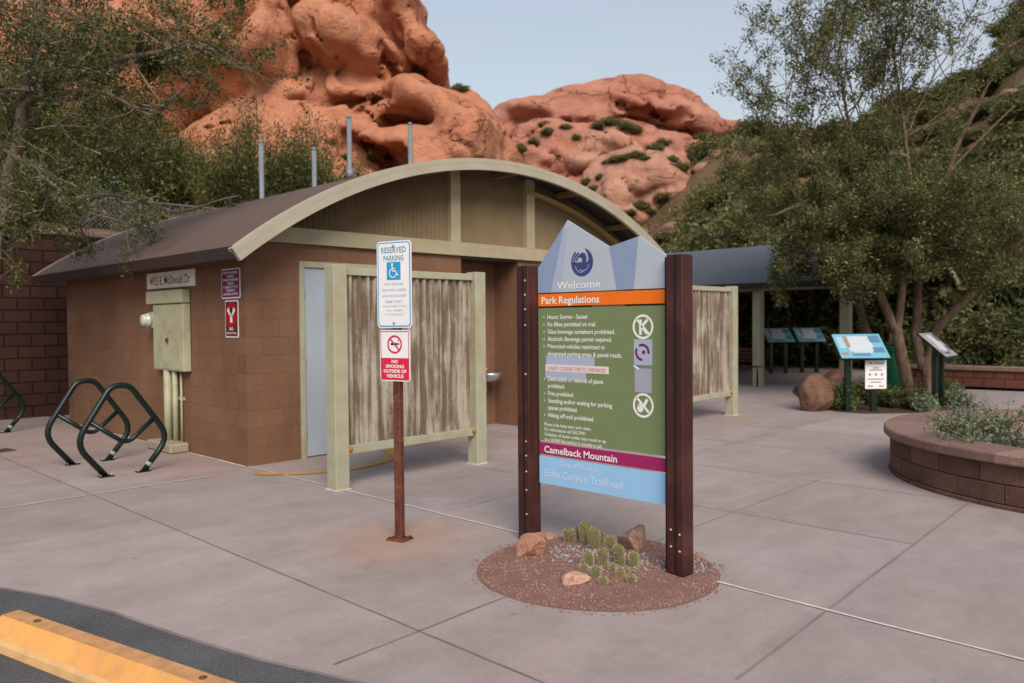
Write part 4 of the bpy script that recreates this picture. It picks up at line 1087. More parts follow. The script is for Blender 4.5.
def gpos(px, py):
    d = M.T @ np.array([(px - 512) / F, (py - 341.5) / F, 1.0]); s_ = -1.55 / d[2]; return W(d[0] * s_, d[1] * s_, .03)
b1 = gpos(596, 566)
def rel(b, px, py): q2 = gpos(px, py); return q2.x - b.x, q2.y - b.y
cactus('clump of short ribbed cactus stems at the front of the gravel bed', b1, [(*rel(b1, *pp), h, r) for pp, h, r in [((589, 572), .115, .032), ((602, 571), .125, .034), ((621, 570), .15, .034), ((596, 583), .08, .03), ((603, 589), .055, .026), ((620, 583), .07, .025), ((632, 588), .06, .028), ((634, 572), .11, .03), ((611, 561), .16, .034), ((583, 577), .06, .024), ((626, 579), .05, .02), ((612, 577), .06, .022)]], 3)
b2 = gpos(583, 547)
cactus('tallest cactus clump behind the others, between the two maroon posts', b2, [(*rel(b2, *pp), h, r) for pp, h, r in [((586, 549), .175, .042), ((594, 555), .17, .04), ((570, 545), .1, .045), ((577, 541), .08, .04), ((600, 548), .1, .032)]], 6)

# ================================================================== round raised planter
pc = W(5.73, 7.24)
t = thing('raised_planter', 'round raised planter of reddish split blocks with a smooth cap', 'planter', (pc.x, pc.y, 0))
rng = random.Random(7)
def wedge(mb, r0, r1, a0, a1, z0, z1, b=.006, n=3, rough=0.0):
    vs = []
    prof_ = [(r1 - b, z0), (r1, z0 + b), (r1, z1 - b), (r1 - b, z1), (r0 + b, z1), (r0, z1 - b), (r0, z0 + b), (r0 + b, z0)]
    for k in range(n + 1):
        a = a0 + (a1 - a0) * k / n; j = rng.uniform(-rough, rough)
        for r_, z in prof_: rj = r_ + (j if r_ > (r0 + r1) / 2 else 0); vs.append((rj * math.cos(a), rj * math.sin(a), z))
    m = len(prof_); fs = [(k * m + i, k * m + (i + 1) % m, (k + 1) * m + (i + 1) % m, (k + 1) * m + i) for k in range(n) for i in range(m)]
    fs += [tuple(range(m))[::-1], tuple(n * m + i for i in range(m))]; mb.add(vs, fs)
R0, R1 = 1.72, 2.03; nb = 30; wb = MB()
for c in range(3):
    z0, z1 = (.0, .04) if c == 0 else ((.043, .2) if c == 1 else (.205, .365)); off = (c % 2) * .5
    for k in range(nb): wedge(wb, R0, R1 + (.012 if c == 0 else 0), 2 * math.pi * (k + off) / nb + .0022, 2 * math.pi * (k + off + 1) / nb - .0022, z0, z1, .008, 3, .004)
wb.build('block_ring', m_plblock, t)
cp = MB()
for k in range(12): wedge(cp, 1.64, 2.09, 2 * math.pi * (k + .35) / 12 + .001, 2 * math.pi * (k + 1.35) / 12 - .001, .37, .46, .014, 8)
cp.build('cap', m_plcap, t)
mb = MB(); mb.add([(0, 0, .36)] + [(1.675 * math.cos(2 * math.pi * k / 48), 1.675 * math.sin(2 * math.pi * k / 48), .33) for k in range(48)], [(0, 1 + k, 1 + (k + 1) % 48) for k in range(48)], True); mb.build('soil', m_bed, t)

def shrub(label, base, rx, ry, h, mat, seed, nst=40, n=14, size=.02, spread=.04, group=None, name='shrub', cat='shrub', aspect=.45, barkm=None, up=.6, r=.006):
    rg = random.Random(seed); T = Tree(seed); b = Vector(base)
    for _ in range(nst):
        a = rg.uniform(0, 6.28); q2 = math.sqrt(rg.random()); top = Vector((rx * q2 * math.cos(a), ry * q2 * math.sin(a), h * rg.uniform(.45, 1.0) * (1 - .45 * q2 ** 2)))
        st = b + Vector((top.x * .25, top.y * .25, -.02)); pts = [st]; nn = 6
        for i in range(1, nn + 1):
            u = i / nn; pts.append(b + Vector((top.x * (.25 + .75 * u ** 1.3), top.y * (.25 + .75 * u ** 1.3), top.z * u)) + Vector([rg.gauss(0, .03 * h) for _ in range(3)]))
        T.wood.tube(pts, [max(.002, r * (1 - .8 * i / nn)) for i in range(nn + 1)], 4, caps=False)
        for i in range(2, nn + 1):
            T.tips.append(pts[i]); T.tips.append((pts[i] + pts[i - 1]) / 2)
    return tree_thing(name, label, cat, b, T, mat, barkm or m_barkd, n, spread, size, seed, group, aspect, None, 'stems', 'foliage')
for i, (px, py, dd, rx, hh, lab) in enumerate([(968, 428, 7.0, .42, .42, 'silvery green leafy shrub at the middle of the round planter'), (955, 412, 8.2, .38, .42, 'pale sage shrub at the back of the round planter'), (1012, 430, 6.9, .35, .36, 'silvery shrub in the planter at the right edge of the photo'), (1000, 408, 8.3, .45, .35, 'pale sage shrub at the rear right of the round planter')]):
    p = P(px, py, dd); shrub(lab, W(p[0], p[1], .34), rx, rx, hh * 1.12, m_lfS, 60 + i, 22, 4, .015, .032, 'sage shrubs in the round planter')
p = P(1021, 420, 7.8); o = boulder_mesh('rock', m_drock, (.16, .12, .12), 41, True, .5, 3); o.location = W(p[0], p[1], .34); tag(o, 'brown rock in the round planter at the right edge', 'rock')

# ================================================================== trailhead information panels
def infopanel(label, loc, rz, w=.82, variant=0, group='slanted information panels on dark posts'):
    t = thing('information_panel', label, 'information panel', loc, rz, group)
    tilt = Matrix.Translation((0, .02, 1.09)) @ Matrix.Rotation(R(-48), 4, 'X')    # local plate in XZ, front -y, leaned back
    def tp(mb): return mb.xform(tilt)
    pa = tp(plate(w, .60, .01, 0, .03)).build('panel', m_dkgreen, t)
    tp(plate(w - .03, .57, .008, -.003, -.001)).build('border', s_bluegrey if variant else s_sky, pa)
    mb = MB(); plate(w * .5, .36, .0, -.005, -.004, 0, .05, mb); tp(mb).build('map_picture', s_pale, pa)
    mb = MB(); plate(w * .22, .16, 0, -.007, -.006, w * .33, .16, mb); plate(w * .22, .12, 0, -.007, -.006, w * .33, -.1, mb); plate(w * .35, .07, 0, -.007, -.006, -w * .05, -.2, mb); tp(mb).build('dark_picture', s_dk if variant else flat('pic blue', (.1, .2, .35)), pa)
    mb = MB(); plate(w * .07, .26, 0, -.007, -.006, -w * .24, .1, mb); plate(w * .12, .06, 0, -.007, -.006, -w * .37, -.18, mb); tp(mb).build('tan_picture', s_tan, pa)
    mb = MB()
    for k in range(9): bar(mb, -w * .43, .2 - k * .03, -w * .3, .2 - k * .03, .01, -.0062)
    for k in range(3): bar(mb, -w * .2, -.13 - k * .02, w * .18, -.13 - k * .02, .008, -.0078)
    tp(mb).build('text_lines', s_white, pa)
    for sx in (-1, 1):
        MB().box(sx * w * .26 - .045, sx * w * .26 + .045, -.02, .06, 0, 1.06, .005).build('post', m_dkgreen, t)
    return t
camrot = math.atan2(U[0] * 0 + U[1] * 0, 1)  # placeholder
phi = -math.atan2(U[1], U[0])              # rotation of the camera's ground frame in the world
k1 = infopanel('blue slanted information panel on dark posts in front of the tree', W(5.76, 13.0), phi)
k2 = infopanel('slanted information panel seen from its side, right of the tree trunks', W(7.3, 13.45), phi + R(48), .82, 1)
infopanel('slanted information panel under the ramada, left of two', W(7.55, 22.3), phi + .15, .84, 0)
infopanel('slanted information panel under the ramada, right of two', W(8.5, 22.5), phi + .1, .84, 0)
p = W(5.76 + .225, 12.96, .62)
t = thing('paper_notice', 'white printed notice fixed to the right post of the blue information panel', 'notice', (p.x, p.y, .62), phi)
plate(.35, .47, .004, -.006, -.001).build('sheet', s_white, t)
mb = MB(); disc(mb, -.08, .185, .018, -.0075, 12); bar(mb, -.03, .185, .13, .185, .012, -.0075)
for z, w in ((.11, .1), (.075, .2), (-.075, .26), (-.125, .18)): bar(mb, -w / 2, z, w / 2, z, .016, -.0075)
for x in (-.1, 0, .1): disc(mb, x, .0, .02, -.0075, 8)
for x in (-.09, .09): bar(mb, x - .04, -.19, x + .04, -.19, .02, -.0075)
mb.build('print', s_greyt if False else flat('grey print', (.16, .17, .2)), t)
# boulder near panel
p = W(5.12, 13.3); o = boulder_mesh('boulder', m_boulder, (.34, .33, .42), 61, True, .32, 4); o.location = (p.x, p.y, -.02); o.rotation_euler = (0, 0, .5); tag(o, 'waist high reddish brown boulder beside the blue information panel', 'boulder')
p = W(6.4, 15.6); o = boulder_mesh('boulder', m_boulder, (.5, .35, .36), 19, True, .4, 4); o.location = (p.x, p.y, 0); tag(o, 'dark boulder behind the waist high boulder', 'boulder')

# low red wall and paving beyond
t = thing('low_wall', 'long low dark red block wall with a smooth cap behind the planter', 'wall', (15.6, -1.2, 0), R(0))
MB().box(0, .3, -9, 0, 0, .36).build('block_wall', m_low, t); MB().box(-.05, .35, -9.05, .05, .363, .46, .012).build('cap', m_plcap, t)
# trash can
p = W(8.1, 16.8); t = thing('trash_can', 'green metal trash can behind the tree trunks', 'trash can', (p.x, p.y, 0))
m_grn = paint('bright green enamel', (.01, .13, .06), .4, .1, 6)
MB().lathe([(.24, .02), (.27, .06), (.28, .8), (.26, .84)], (0, 0, 0), 24).build('body', m_grn, t); MB().lathe([(.29, .84), (.29, .88), (.2, .94), (.12, .95)], (0, 0, 0), 24).build('lid', m_grn, t)

# ================================================================== ramada beyond
t = thing('ramada', 'open ramada with a barrel shaped slate blue roof on pale posts, behind the second screen', 'ramada', (16.7, 3, 0))
c_, rise, hw = 0.0, 1.2, 4.1; r2 = (hw * hw + rise * rise) / (2 * rise); am = math.asin(hw / r2); zc = 2.36 + rise - r2
mb = MB(); arch_band(mb, r2 - .05, r2, -4.6, 5.4, -am, am, 48, 0, zc); mb.build('roof', m_roof2, t)
for yy in (-4.66, 5.402): arch_band(MB(), r2 - .15, r2 + .01, yy, yy + .058, -am, am, 48, 0, zc).build('fascia', m_fascia, t)
for sx in (-1, 1): MB().box(sx * hw - .04, sx * hw + .04, -4.6, 5.4, 2.24, 2.37).build('eave_trim', m_roofedge, t)
for sx in (-1, 1):
    MB().box(sx * 3.72 - .09, sx * 3.72 + .09, -4.5, 5.3, 2.2, 2.4, .01).build('beam', m_beige, t)
    for yy in (-4.4, -2.4, 1.8, 5.1):
        MB().box(sx * 3.72 - .1, sx * 3.72 + .1, yy - .1, yy + .1, 0, 2.2, .01).build('post', m_green_post, t)
# bench by the ramada post
t = thing('park_bench', 'dark metal bench under the edge of the ramada roof', 'bench', (13.0, 1.1, .0), R(-80))
for xx in (-.5, .5):
    MB().tube(rounded([(xx, .22, 0), (xx, .2, .45), (xx, .3, .85)], .08), .02, 8).build('leg', m_dkgreen, t); MB().tube(rounded([(xx, -.22, 0), (xx, -.2, .43), (xx, .2, .43)], .06), .02, 8).build('leg', m_dkgreen, t)
mb = MB(); [mb.box(-.6, .6, -.23 + k * .085, -.16 + k * .085, .44, .465, .004) for k in range(5)]; mb.build('seat', m_maroon, t)
mb = MB(); [mb.box(-.6, .6, .235 + k * .03, .255 + k * .03, .52 + k * .09, .59 + k * .09, .004) for k in range(4)]; mb.build('backrest', m_maroon, t)

# ================================================================== ROCKS
sculpt('sandstone_outcrop', m_rockA, [
    (400, 235, 42, 135, 118, 8, -8), (468, 165, 40.5, 50, 50, 6, -20), (300, 210, 42, 130, 112, 7, 0), (432, 128, 42, 66, 30, 6, -20), (340, 122, 43, 90, 44, 6, -8),
    (350, 55, 41.0, 56, 36, 5.5, -26, .5), (280, 60, 39.8, 30, 42, 4.5, 18, .4), (352, 8, 42.5, 50, 34, 5, -32, .4), (405, 24, 44.5, 22, 52, 6, 14, .5), (428, 66, 44, 22, 30, 5, 32, .7),
    (230, 45, 44, 75, 90, 7, 0, .8), (130, 90, 45, 110, 130, 8, 0), (40, 120, 45, 90, 100, 8, 0), (300, -50, 47, 90, 80, 7, 0, .5), (200, -60, 48, 110, 90, 8, 0, .6), (400, 178, 39.6, 80, 22, 4.0, -14, .8)],
    [(403, 124, 37.0, 25, 11, 4.6, -10), (375, 152, 36.2, 42, 11, 4.0, -30), (465, 106, 35.8, 7, 4, 2.0, -20), (312, 68, 36.4, 4, 20, 2.0, 8), (345, 90, 36.3, 48, 2.0, 2.2, -4), (388, 60, 38, 3.5, 12, 3.5, 34)],
    .17, 1.1, [(.22, .4), (.9, .16), (2.6, .05)], 21, 2.5, strata=.12)['label'] = 'large red sandstone outcrop with a small cave, rising behind the restroom roof'
bpy.data.objects['sandstone_outcrop']['category'] = 'rock outcrop'
o = sculpt('sandstone_butte', m_rockB, [
    (625, 129, 84, 84, 38, 9, -10), (560, 123, 83, 66, 28, 8, 6), (640, 108, 84, 44, 22, 8, -6, 1.0), (520, 122, 82, 38, 22, 7, 12), (672, 132, 82, 42, 38, 7, -38, 1.5), (600, 170, 80, 105, 52, 9, -3), (540, 165, 76, 60, 50, 7, 0), (560, 205, 76, 110, 50, 8, 0), (700, 165, 84, 40, 40, 8, 0)],
    [(632, 114, 74.5, 40, 5.5, 3.2, -4), (655, 106, 74.5, 28, 4, 2.6, -16), (616, 96, 75, 11, 3, 2.4, -12), (524, 119, 75, 18, 6, 2.4, 4), (583, 120, 74, 22, 3.5, 2.2, 2)],
    .36, 2.0, [(.12, 1.0), (.45, .4), (1.4, .14)], 33, 4, strata=.35)
tag(o, 'rounded red sandstone butte on the skyline behind the roof apex', 'rock outcrop')
o = sculpt('pale_rock', m_rockC, [(646, 182, 64, 44, 30, 4.5, -8), (612, 195, 63, 34, 26, 4, 10), (672, 200, 63, 24, 20, 4, -20), (620, 215, 62, 40, 16, 3, 0)], [], .28, 1.0, [(.2, .7), (.8, .35), (2.4, .12)], 5, 5)
tag(o, 'pale pink weathered rock below the red butte', 'rock outcrop')
o = sculpt('pale_rock', m_rockC, [(612, 150, 72, 34, 13, 5, -6), (585, 165, 71, 26, 14, 4, 6)], [], .3, 1.0, [(.2, .6), (.8, .3), (2.4, .12)], 15, 7)
tag(o, 'small pale pink ledge on the slope of the red butte', 'rock outcrop')
o = sculpt('red_ridge', m_rockB, [(714, 136, 82, 30, 8, 6, -2), (735, 142, 80, 12, 6, 4, 0), (690, 150, 78, 20, 12, 5, 0)], [], .35, 1.0, [(.3, .7), (1.0, .3)], 25, 8)
tag(o, 'low red rock ridge on the skyline between the butte and the tree', 'rock outcrop')
rp = random.Random(12)
spots = [(700, 168, 60, 12), (716, 155, 62, 9), (672, 232, 50, 16), (705, 215, 50, 12), (735, 170, 60, 9), (640, 236, 48, 14), (760, 160, 60, 12), (820, 145, 60, 12), (845, 150, 58, 9), (880, 118, 62, 14), (905, 125, 60, 12), (930, 118, 58, 12), (950, 112, 60, 10), (960, 135, 55, 14), (985, 105, 60, 13), (1000, 130, 55, 12), (1012, 95, 60, 14), (975, 150, 52, 10), (940, 160, 50, 9), (1015, 160, 50, 12), (870, 150, 56, 10), (1005, 60, 68, 16), (1022, 40, 68, 18)]
m_hb = rock_mat('hillside rock', (.34, .18, .12), (.44, .26, .18), (.26, .13, .09), .4, .9, .3)
protos = [boulder_mesh('hillside_boulder', m, (1, .9, .8), sd, False, .45, 3) for m, sd in ((m_hb, 51), (m_hb, 52), (m_hb, 53))]
used = set()
for i, (px, py, dd, rr) in enumerate(spots):
    # walk the ray until it meets the hill, so that every boulder sits on the ground
    g = None
    for dist in np.arange(24, 110, .5):
        q2 = P(px, py, dist)
        if q2[2] < tz_at(q2[0], q2[1]): g = q2; break
    if g is None: continue
    k = i % 3
    o = protos[k] if k not in used else protos[k].copy()
    if k in used: link(o)
    used.add(k)
    s_ = rr * g[1] / F; o.location = W(g[0], g[1], float(g[2]) - s_ * .1); o.scale = (s_ * rp.uniform(.8, 1.2), s_, s_ * rp.uniform(.7, 1.0)); o.rotation_euler = (rp.uniform(-.2, .2), rp.uniform(-.2, .2), rp.uniform(0, 6))
    tag(o, 'weathered reddish boulder among scrub on the hillside', 'boulder', 'boulders scattered on the hillside')

# ---- hillside scrub
rs = np.random.RandomState(77)
def hill_pts(n, x0, x1, y0, y1, thr, seed):
    x = rs.uniform(x0, x1, n); y = rs.uniform(y0, y1, n)
    m = (x / y > -.05) & (x / y < .8) & (terr(x, y) > .4)
    m &= (fbm(x * .16, y * .16, x * 0, seed, 3) > thr)
    x, y = x[m], y[m]; z = terr(x, y)
    wd = np.stack([x, y], 1) - CORNER
    return np.stack([wd @ U, wd @ V, z + .25], 1)
c = hill_pts(14000, -4, 62, 26, 84, -.02, 5)
v, f = leaves(c, 15, .34, .11, rs, .5, .3, .6)
o = np_mesh('hillside_scrub', v, f, m_lfH); tag(o, 'low desert scrub covering the rocky hillside', 'scrub', None, 'stuff')

def bush_proto(seed, mat, n=90, lf=16, size=.045):
    T = Tree(seed); rg = random.Random(seed)
    for _ in range(n):
        a = rg.uniform(0, 6.28); q2 = math.sqrt(rg.random()); top = Vector((q2 * math.cos(a), q2 * math.sin(a), rg.uniform(.7, 1.9) * (1 - .4 * q2 ** 2)))
        pts = []
        for i in range(7):
            u = i / 6; pts.append(Vector((top.x * (.1 + .9 * u ** 1.2), top.y * (.1 + .9 * u ** 1.2), top.z * u)) + Vector([rg.gauss(0, .04) for _ in range(3)]) * u)
        T.wood.tube(pts, [max(.004, .022 * (1 - .85 * i / 6)) for i in range(7)], 4, caps=False)
        T.tips += pts[2:] + [(pts[i] + pts[i - 1]) / 2 for i in range(3, 7)]
    return T, lf, size
def make_bush(name, label, base, sc, seed, mat, group, n=90, lf=16, size=.045, spread=.09, bark=None, aspect=.4, updir=0.6):
    T, lf, size = bush_proto(seed, mat, n, lf, size)
    t = tree_thing(name, label, 'bush', (0, 0, 0), T, mat, bark or m_barkd, lf, spread, size, seed, group, aspect, None, 'stems', 'foliage', updir)
    t.location = base; t.scale = sc; return t
def bush_copy(src, base, sc, rz, label=None):
    c_ = copy_tree(src); c_.location = base; c_.scale = sc; c_.rotation_euler = (0, 0, rz)
    if label: c_['label'] = label
    return c_
def gz(px, dist):
    q2 = P(px, 300, dist); return W(q2[0], q2[1], max(0.0, tz_at(q2[0], q2[1])) - .08)
# creosote bushes on the terrace behind the restroom
bA = make_bush('creosote_bush', 'feathery green creosote bush above the middle of the restroom roof', gz(318, 19), (1.5, 1.5, 1.75), 5, m_lfB, 'creosote bushes on the terrace behind the restroom', 130, 30, .028, .085, aspect=.22, updir=.9)
for px, dist, s_, h_, rz, lab in [(252, 18.5, 1.5, 1.7, 1, 'feathery green creosote bush left of the tall steel posts'), (370, 20, 1.1, 1.15, 2, 'lower creosote bush below the rock cave'), (165, 20, 1.4, 1.5, 3, 'large creosote bush under the hanging branches'), (120, 19, 1.8, 1.9, 4, 'creosote bush behind the fence at the left'), (50, 19, 2.0, 2.2, 5, 'dense creosote bush near the left tree trunk'), (-30, 20, 2.2, 2.2, 6, 'creosote bush at the left edge of the photo'), (300, 22, 1.3, 1.5, .6, 'creosote bush farthest back above the roof'), (420, 21, .8, .8, .9, 'small creosote bush right of the rightmost steel post')]:
    bush_copy(bA, gz(px, dist), (s_, s_, h_), rz, lab)
bS = make_bush('desert_shrub', 'grey green desert shrub on the terrace beside the chain link fence', gz(195, 16.2), (.7, .7, .45), 9, m_lfS, 'pale shrubs along the chain link fence', 60, 12, .035, .07)
for px, dist, s_, h_, rz, lab in [(135, 16.0, .6, .5, 1, 'pale shrub behind the chain link fence left of the roof edge'), (60, 16, .6, .4, 2, 'pale shrub at the far left of the chain link fence'), (100, 15.9, .8, .7, 3, 'pale shrub between two others along the chain link fence'), (20, 15.8, .9, .8, 4, 'pale shrub on the terrace at the left edge of the photo')]:
    bush_copy(bS, gz(px, dist), (s_, s_, h_), rz, lab)
# belt of dark bushes behind the right-hand tree
bD = make_bush('dark_bush', 'dark green bush in the dense thicket behind the information panels', gz(800, 26), (2.2, 2.2, 1.9), 14, m_lfD, 'dark bushes in the thicket behind the tree', 110, 22, .06, .11)
rb_ = random.Random(3)
for px, dist, s_, h_ in [(725, 27, 1.9, 1.7), (760, 29, 2.2, 2.0), (850, 25, 1.8, 1.8), (900, 24, 2.0, 2.0), (950, 23.5, 2.0, 2.0), (1000, 22.5, 1.8, 2.1), (1040, 22, 2.0, 2.3), (820, 31, 2.6, 2.3), (880, 30, 2.6, 2.2), (940, 30, 2.6, 2.2), (1000, 29, 2.6, 2.2), (700, 31, 2.2, 1.8), (1060, 28, 2.6, 2.4), (740, 34, 2.6, 2.0), (970, 21, 1.3, 1.0), (1020, 20, 1.2, .9)]:
    bush_copy(bD, gz(px, dist), (s_, s_, h_), rb_.uniform(0, 6))
# hillside bushes
bH = make_bush('hillside_bush', 'olive green bush on the rocky hillside', gz(660, 45), (1.5, 1.5, .9), 24, m_lfH, 'olive bushes on the rocky hillside', 60, 12, .08, .13)
for k in range(34):
    px = rb_.uniform(600, 760); dist = rb_.uniform(31, 52); s_ = rb_.uniform(.7, 1.3); bush_copy(bH, gz(px, dist), (s_, s_, s_ * rb_.uniform(.5, .9)), rb_.uniform(0, 6))
for k in range(46):
    px = rb_.uniform(850, 1075); dist = rb_.uniform(38, 76); s_ = rb_.uniform(1.0, 1.9); bush_copy(bH, gz(px, dist), (s_, s_, s_ * rb_.uniform(.4, .75)), rb_.uniform(0, 6))
cnt = 0
for k in range(400):
    px = rb_.uniform(585, 1060); dist = rb_.uniform(32, 78); q2 = P(px, 300, dist)
    if fbm(np.array([q2[0] * .12]), np.array([q2[1] * .12]), np.array([0.0]), 41, 2)[0] < .0: continue
    s_ = rb_.uniform(.6, 1.25) * (1 + dist / 150); bush_copy(bH, gz(px, dist), (s_, s_, s_ * rb_.uniform(.45, .8)), rb_.uniform(0, 6)); cnt += 1
    if cnt > 60: break
bpy.context.view_layer.update(); _dg = bpy.context.evaluated_depsgraph_get()
def rock_hit(px, py):
    "where the line of sight through a spot of the photo meets one of the rocks"
    a, b = PW(px, py, 30.0), PW(px, py, 34.0); dr = (b - a).normalized()
    for _ in range(6):
        ok, loc, nor, idx, ob, mt = S.ray_cast(_dg, a, dr)
        if not ok: return None
        if ob.name.startswith(('sandstone', 'pale_rock', 'red_ridge')): return loc
        a = loc + dr * .05
_bsp = [(621, 160), (628, 158), (636, 156), (645, 159), (606, 163), (614, 161), (566, 128), (611, 124), (541, 126), (533, 143), (587, 183), (595, 189), (600, 178), (655, 149), (625, 128), (635, 131), (661, 145), (418, 70), (424, 74), (459, 90), (548, 133), (576, 138), (640, 207), (650, 212), (630, 214), (672, 160), (680, 168), (690, 158), (665, 208), (598, 128), (520, 150), (700, 140), (345, 158), (372, 160), (388, 158)]
for px, py in _bsp:
    w = rock_hit(px, py)
    if w is None: continue
    s_ = rb_.uniform(.3, .62) * (w - Vector(CAM)).length / 75; bush_copy(bH, (w.x, w.y, w.z - .45 * s_), (s_ * rb_.uniform(1.2, 2.2), s_ * 1.4, s_ * .85), rb_.uniform(0, 6), 'small olive bush growing on the sandstone').__setitem__('group', 'small bushes growing on the sandstone')

def proj(p):
    d = np.array([p.x * U[0] + p.y * V[0], p.x * U[1] + p.y * V[1]]) + CORNER
    c = M @ np.array([d[0], d[1], p.z - 1.55]); return 512 + F * c[0] / c[2], 341.5 + F * c[1] / c[2]
def keepT(p):
    x, y = proj(p)
    if x < 722 + 22 * math.sin(y * .07 + p.y) : return False
    if y > 240 and x < 772: return False
    if x > 928 and 78 < y < 172 and math.sin(p.x * 31 + p.z * 17) > .1: return False
    if y > 292 + 14 * math.sin(x * .06) and x > 790: return False
    return True

# ================================================================== RIGHT TREE
T = Tree(101)
def pw(px, py, d): return PW(px, py, d)
base = W(7.5, 15.0, 0)
# trunks follow the photo's main limbs
def chain(T, pts, r0, r1, sides=8, wob=.015):
    out, rr = T.limb([pw(*p) for p in pts], r0, r1, sides, wob); return out
A1 = chain(T, [(910, 405, 14.8), (903, 365, 14.8), (896, 330, 14.8), (884, 305, 14.9), (874, 275, 15.0)], .13, .07)
A2 = chain(T, [(897, 332, 14.8), (902, 300, 14.7), (905, 255, 14.6), (910, 190, 14.5), (903, 120, 14.4)], .08, .03)
B1 = chain(T, [(930, 402, 15.2), (926, 365, 15.2), (936, 330, 15.2), (960, 305, 15.1), (990, 275, 14.9), (1030, 235, 14.6)], .12, .05)
B2 = chain(T, [(924, 370, 15.2), (915, 335, 15.4), (918, 290, 15.6), (930, 230, 15.8), (955, 150, 15.8), (985, 90, 15.6)], .1, .035)
D1 = chain(T, [(882, 400, 15.6), (872, 350, 15.7), (860, 310, 15.7), (848, 270, 15.7), (820, 225, 15.4), (790, 190, 15.2)], .11, .035)
E1 = chain(T, [(874, 275, 15.0), (862, 240, 14.7), (830, 215, 14.4), (800, 205, 14.2), (775, 215, 14.0)], .06, .025)
E2 = chain(T, [(874, 275, 15.0), (866, 210, 14.9), (850, 130, 14.8), (838, 60, 14.7)], .055, .02)
E3 = chain(T, [(903, 120, 14.4), (895, 60, 14.3), (890, 10, 14.2)], .03, .01)
E4 = chain(T, [(860, 310, 15.7), (835, 280, 15.0), (800, 255, 14.5), (785, 240, 14.3)], .05, .015)
Ef = chain(T, [(905, 255, 14.6), (925, 200, 14.2), (960, 160, 14.0), (1010, 110, 13.8)], .04, .015)
rgT = random.Random(5)
T.keep = lambda p: keepT(p)
dens = []
for ch, lv, L0, n_, up in ((A1[6:], 2, 1.1, 6, .3), (A2[2:], 2, 1.15, 11, .5), (B1[5:], 2, 1.3, 12, .25), (B2[4:], 2, 1.2, 13, .4), (D1[4:], 2, 1.25, 13, .3), (E1, 2, 1.1, 10, .1), (E2, 2, 1.0, 9, .7), (E3, 1, .9, 6, .9), (E4, 2, 1.1, 9, .05), (Ef, 2, 1.1, 9, .3)):
    for k in range(n_):
        p = rgT.choice(ch); a = rgT.uniform(0, 6.28)
        T.grow(p, (math.cos(a), math.sin(a), up + rgT.uniform(-.2, .6)), L0 * rgT.uniform(.6, 1.2), .02, lv, up * .5, .65, .14, (2, 4))
# long upright sparse shoots against the sky
for px, py, tx, ty in [(790, 190, 765, 55), (800, 190, 760, 100), (815, 200, 748, 40), (838, 60, 830, -15), (850, 130, 815, 20), (890, 60, 905, -30), (903, 120, 870, -10), (955, 150, 950, 20), (930, 170, 935, -10), (870, 150, 860, -20), (985, 90, 1010, 0), (960, 130, 990, 10), (820, 190, 798, 20), (880, 120, 885, -40), (915, 160, 968, -10), (845, 130, 842, -20), (910, 130, 925, -40), (860, 140, 825, -30), (975, 140, 1040, 40), (940, 160, 1000, 50), (835, 180, 785, 0)]:
    a = pw(px, py, 14.7 + rgT.uniform(-.5, .5)); b = pw(tx, ty, 14.4 + rgT.uniform(-.8, .8)); dv = b - a
    T.grow(a, dv + Vector([rgT.uniform(-.5, .5), rgT.uniform(-.5, .5), 0]), dv.length, .015, 1, .3, .75, .13, (10, 15))
# dense lower crown fill: clumps of twigs in the crown's volume
for k in range(430):
    px = rgT.gauss(880, 92); py = rgT.uniform(185, 300) if rgT.random() < .7 else rgT.uniform(120, 330)
    if px < 712 or px > 1090: continue
    if py > 275 + 18 * math.sin(px * .05) and 850 < px < 990: continue
    if py < 150 + abs(px - 890) * .35 and rgT.random() < .5: continue
    p = pw(px, py, rgT.uniform(13.3, 16.6)); a = rgT.uniform(0, 6.28)
    T.grow(p, (math.cos(a), math.sin(a), rgT.uniform(-.4, .6)), rgT.uniform(.35, .7), .006, 1, .1, .8, .2, (2, 4))
print('TIPS', len(T.tips)); tree_thing('mesquite_tree', 'large multi trunked mesquite tree behind the blue information panel', 'tree', base, T, m_lfT, m_barkr, 34, .065, .028, 8, None, .36, keep=keepT)


T = Tree(202)
def c2(pts, r0, r1, wob=.02): return chain(T, pts, r0, r1, 7, wob)
base = PW(-70, 425, 10.5); base.z = 0
T0 = c2([(-70, 430, 10.5), (-55, 330, 10.5), (-20, 260, 10.4), (2, 235, 10.4)], .17, .11)
T1 = c2([(2, 235, 10.4), (12, 170, 10.3), (22, 120, 10.2), (33, 60, 10.1), (41, 0, 10.0), (44, -60, 10.0)], .10, .035)
T2 = c2([(22, 110, 10.2), (45, 83, 9.9), (66, 75, 9.7), (90, 70, 9.6), (130, 58, 9.5), (175, 50, 9.4), (215, 45, 9.3)], .06, .018)
T3 = c2([(-20, 95, 10.2), (10, 88, 10.0), (35, 90, 9.9), (58, 95, 9.8), (85, 90, 9.7), (105, 93, 9.6), (118, 100, 9.6), (150, 115, 9.5), (165, 108, 9.4), (190, 82, 9.3)], .045, .012)
T4 = c2([(2, 235, 10.4), (30, 200, 10.0), (55, 205, 9.8), (95, 215, 9.6)], .05, .012)
T5 = c2([(5, 150, 10.3), (30, 165, 10.0), (60, 190, 9.9), (80, 225, 9.8)], .03, .008)
T6 = c2([(100, 195, 11.5), (130, 196, 11.3), (160, 208, 11.2), (180, 212, 11.1), (215, 202, 11.0), (238, 196, 11.0)], .035, .012)
T6b = c2([(-20, 260, 10.4), (40, 215, 11.0), (100, 195, 11.5)], .06, .035)
T7 = c2([(130, 58, 9.5), (155, 95, 9.4), (185, 128, 9.4)], .016, .006)
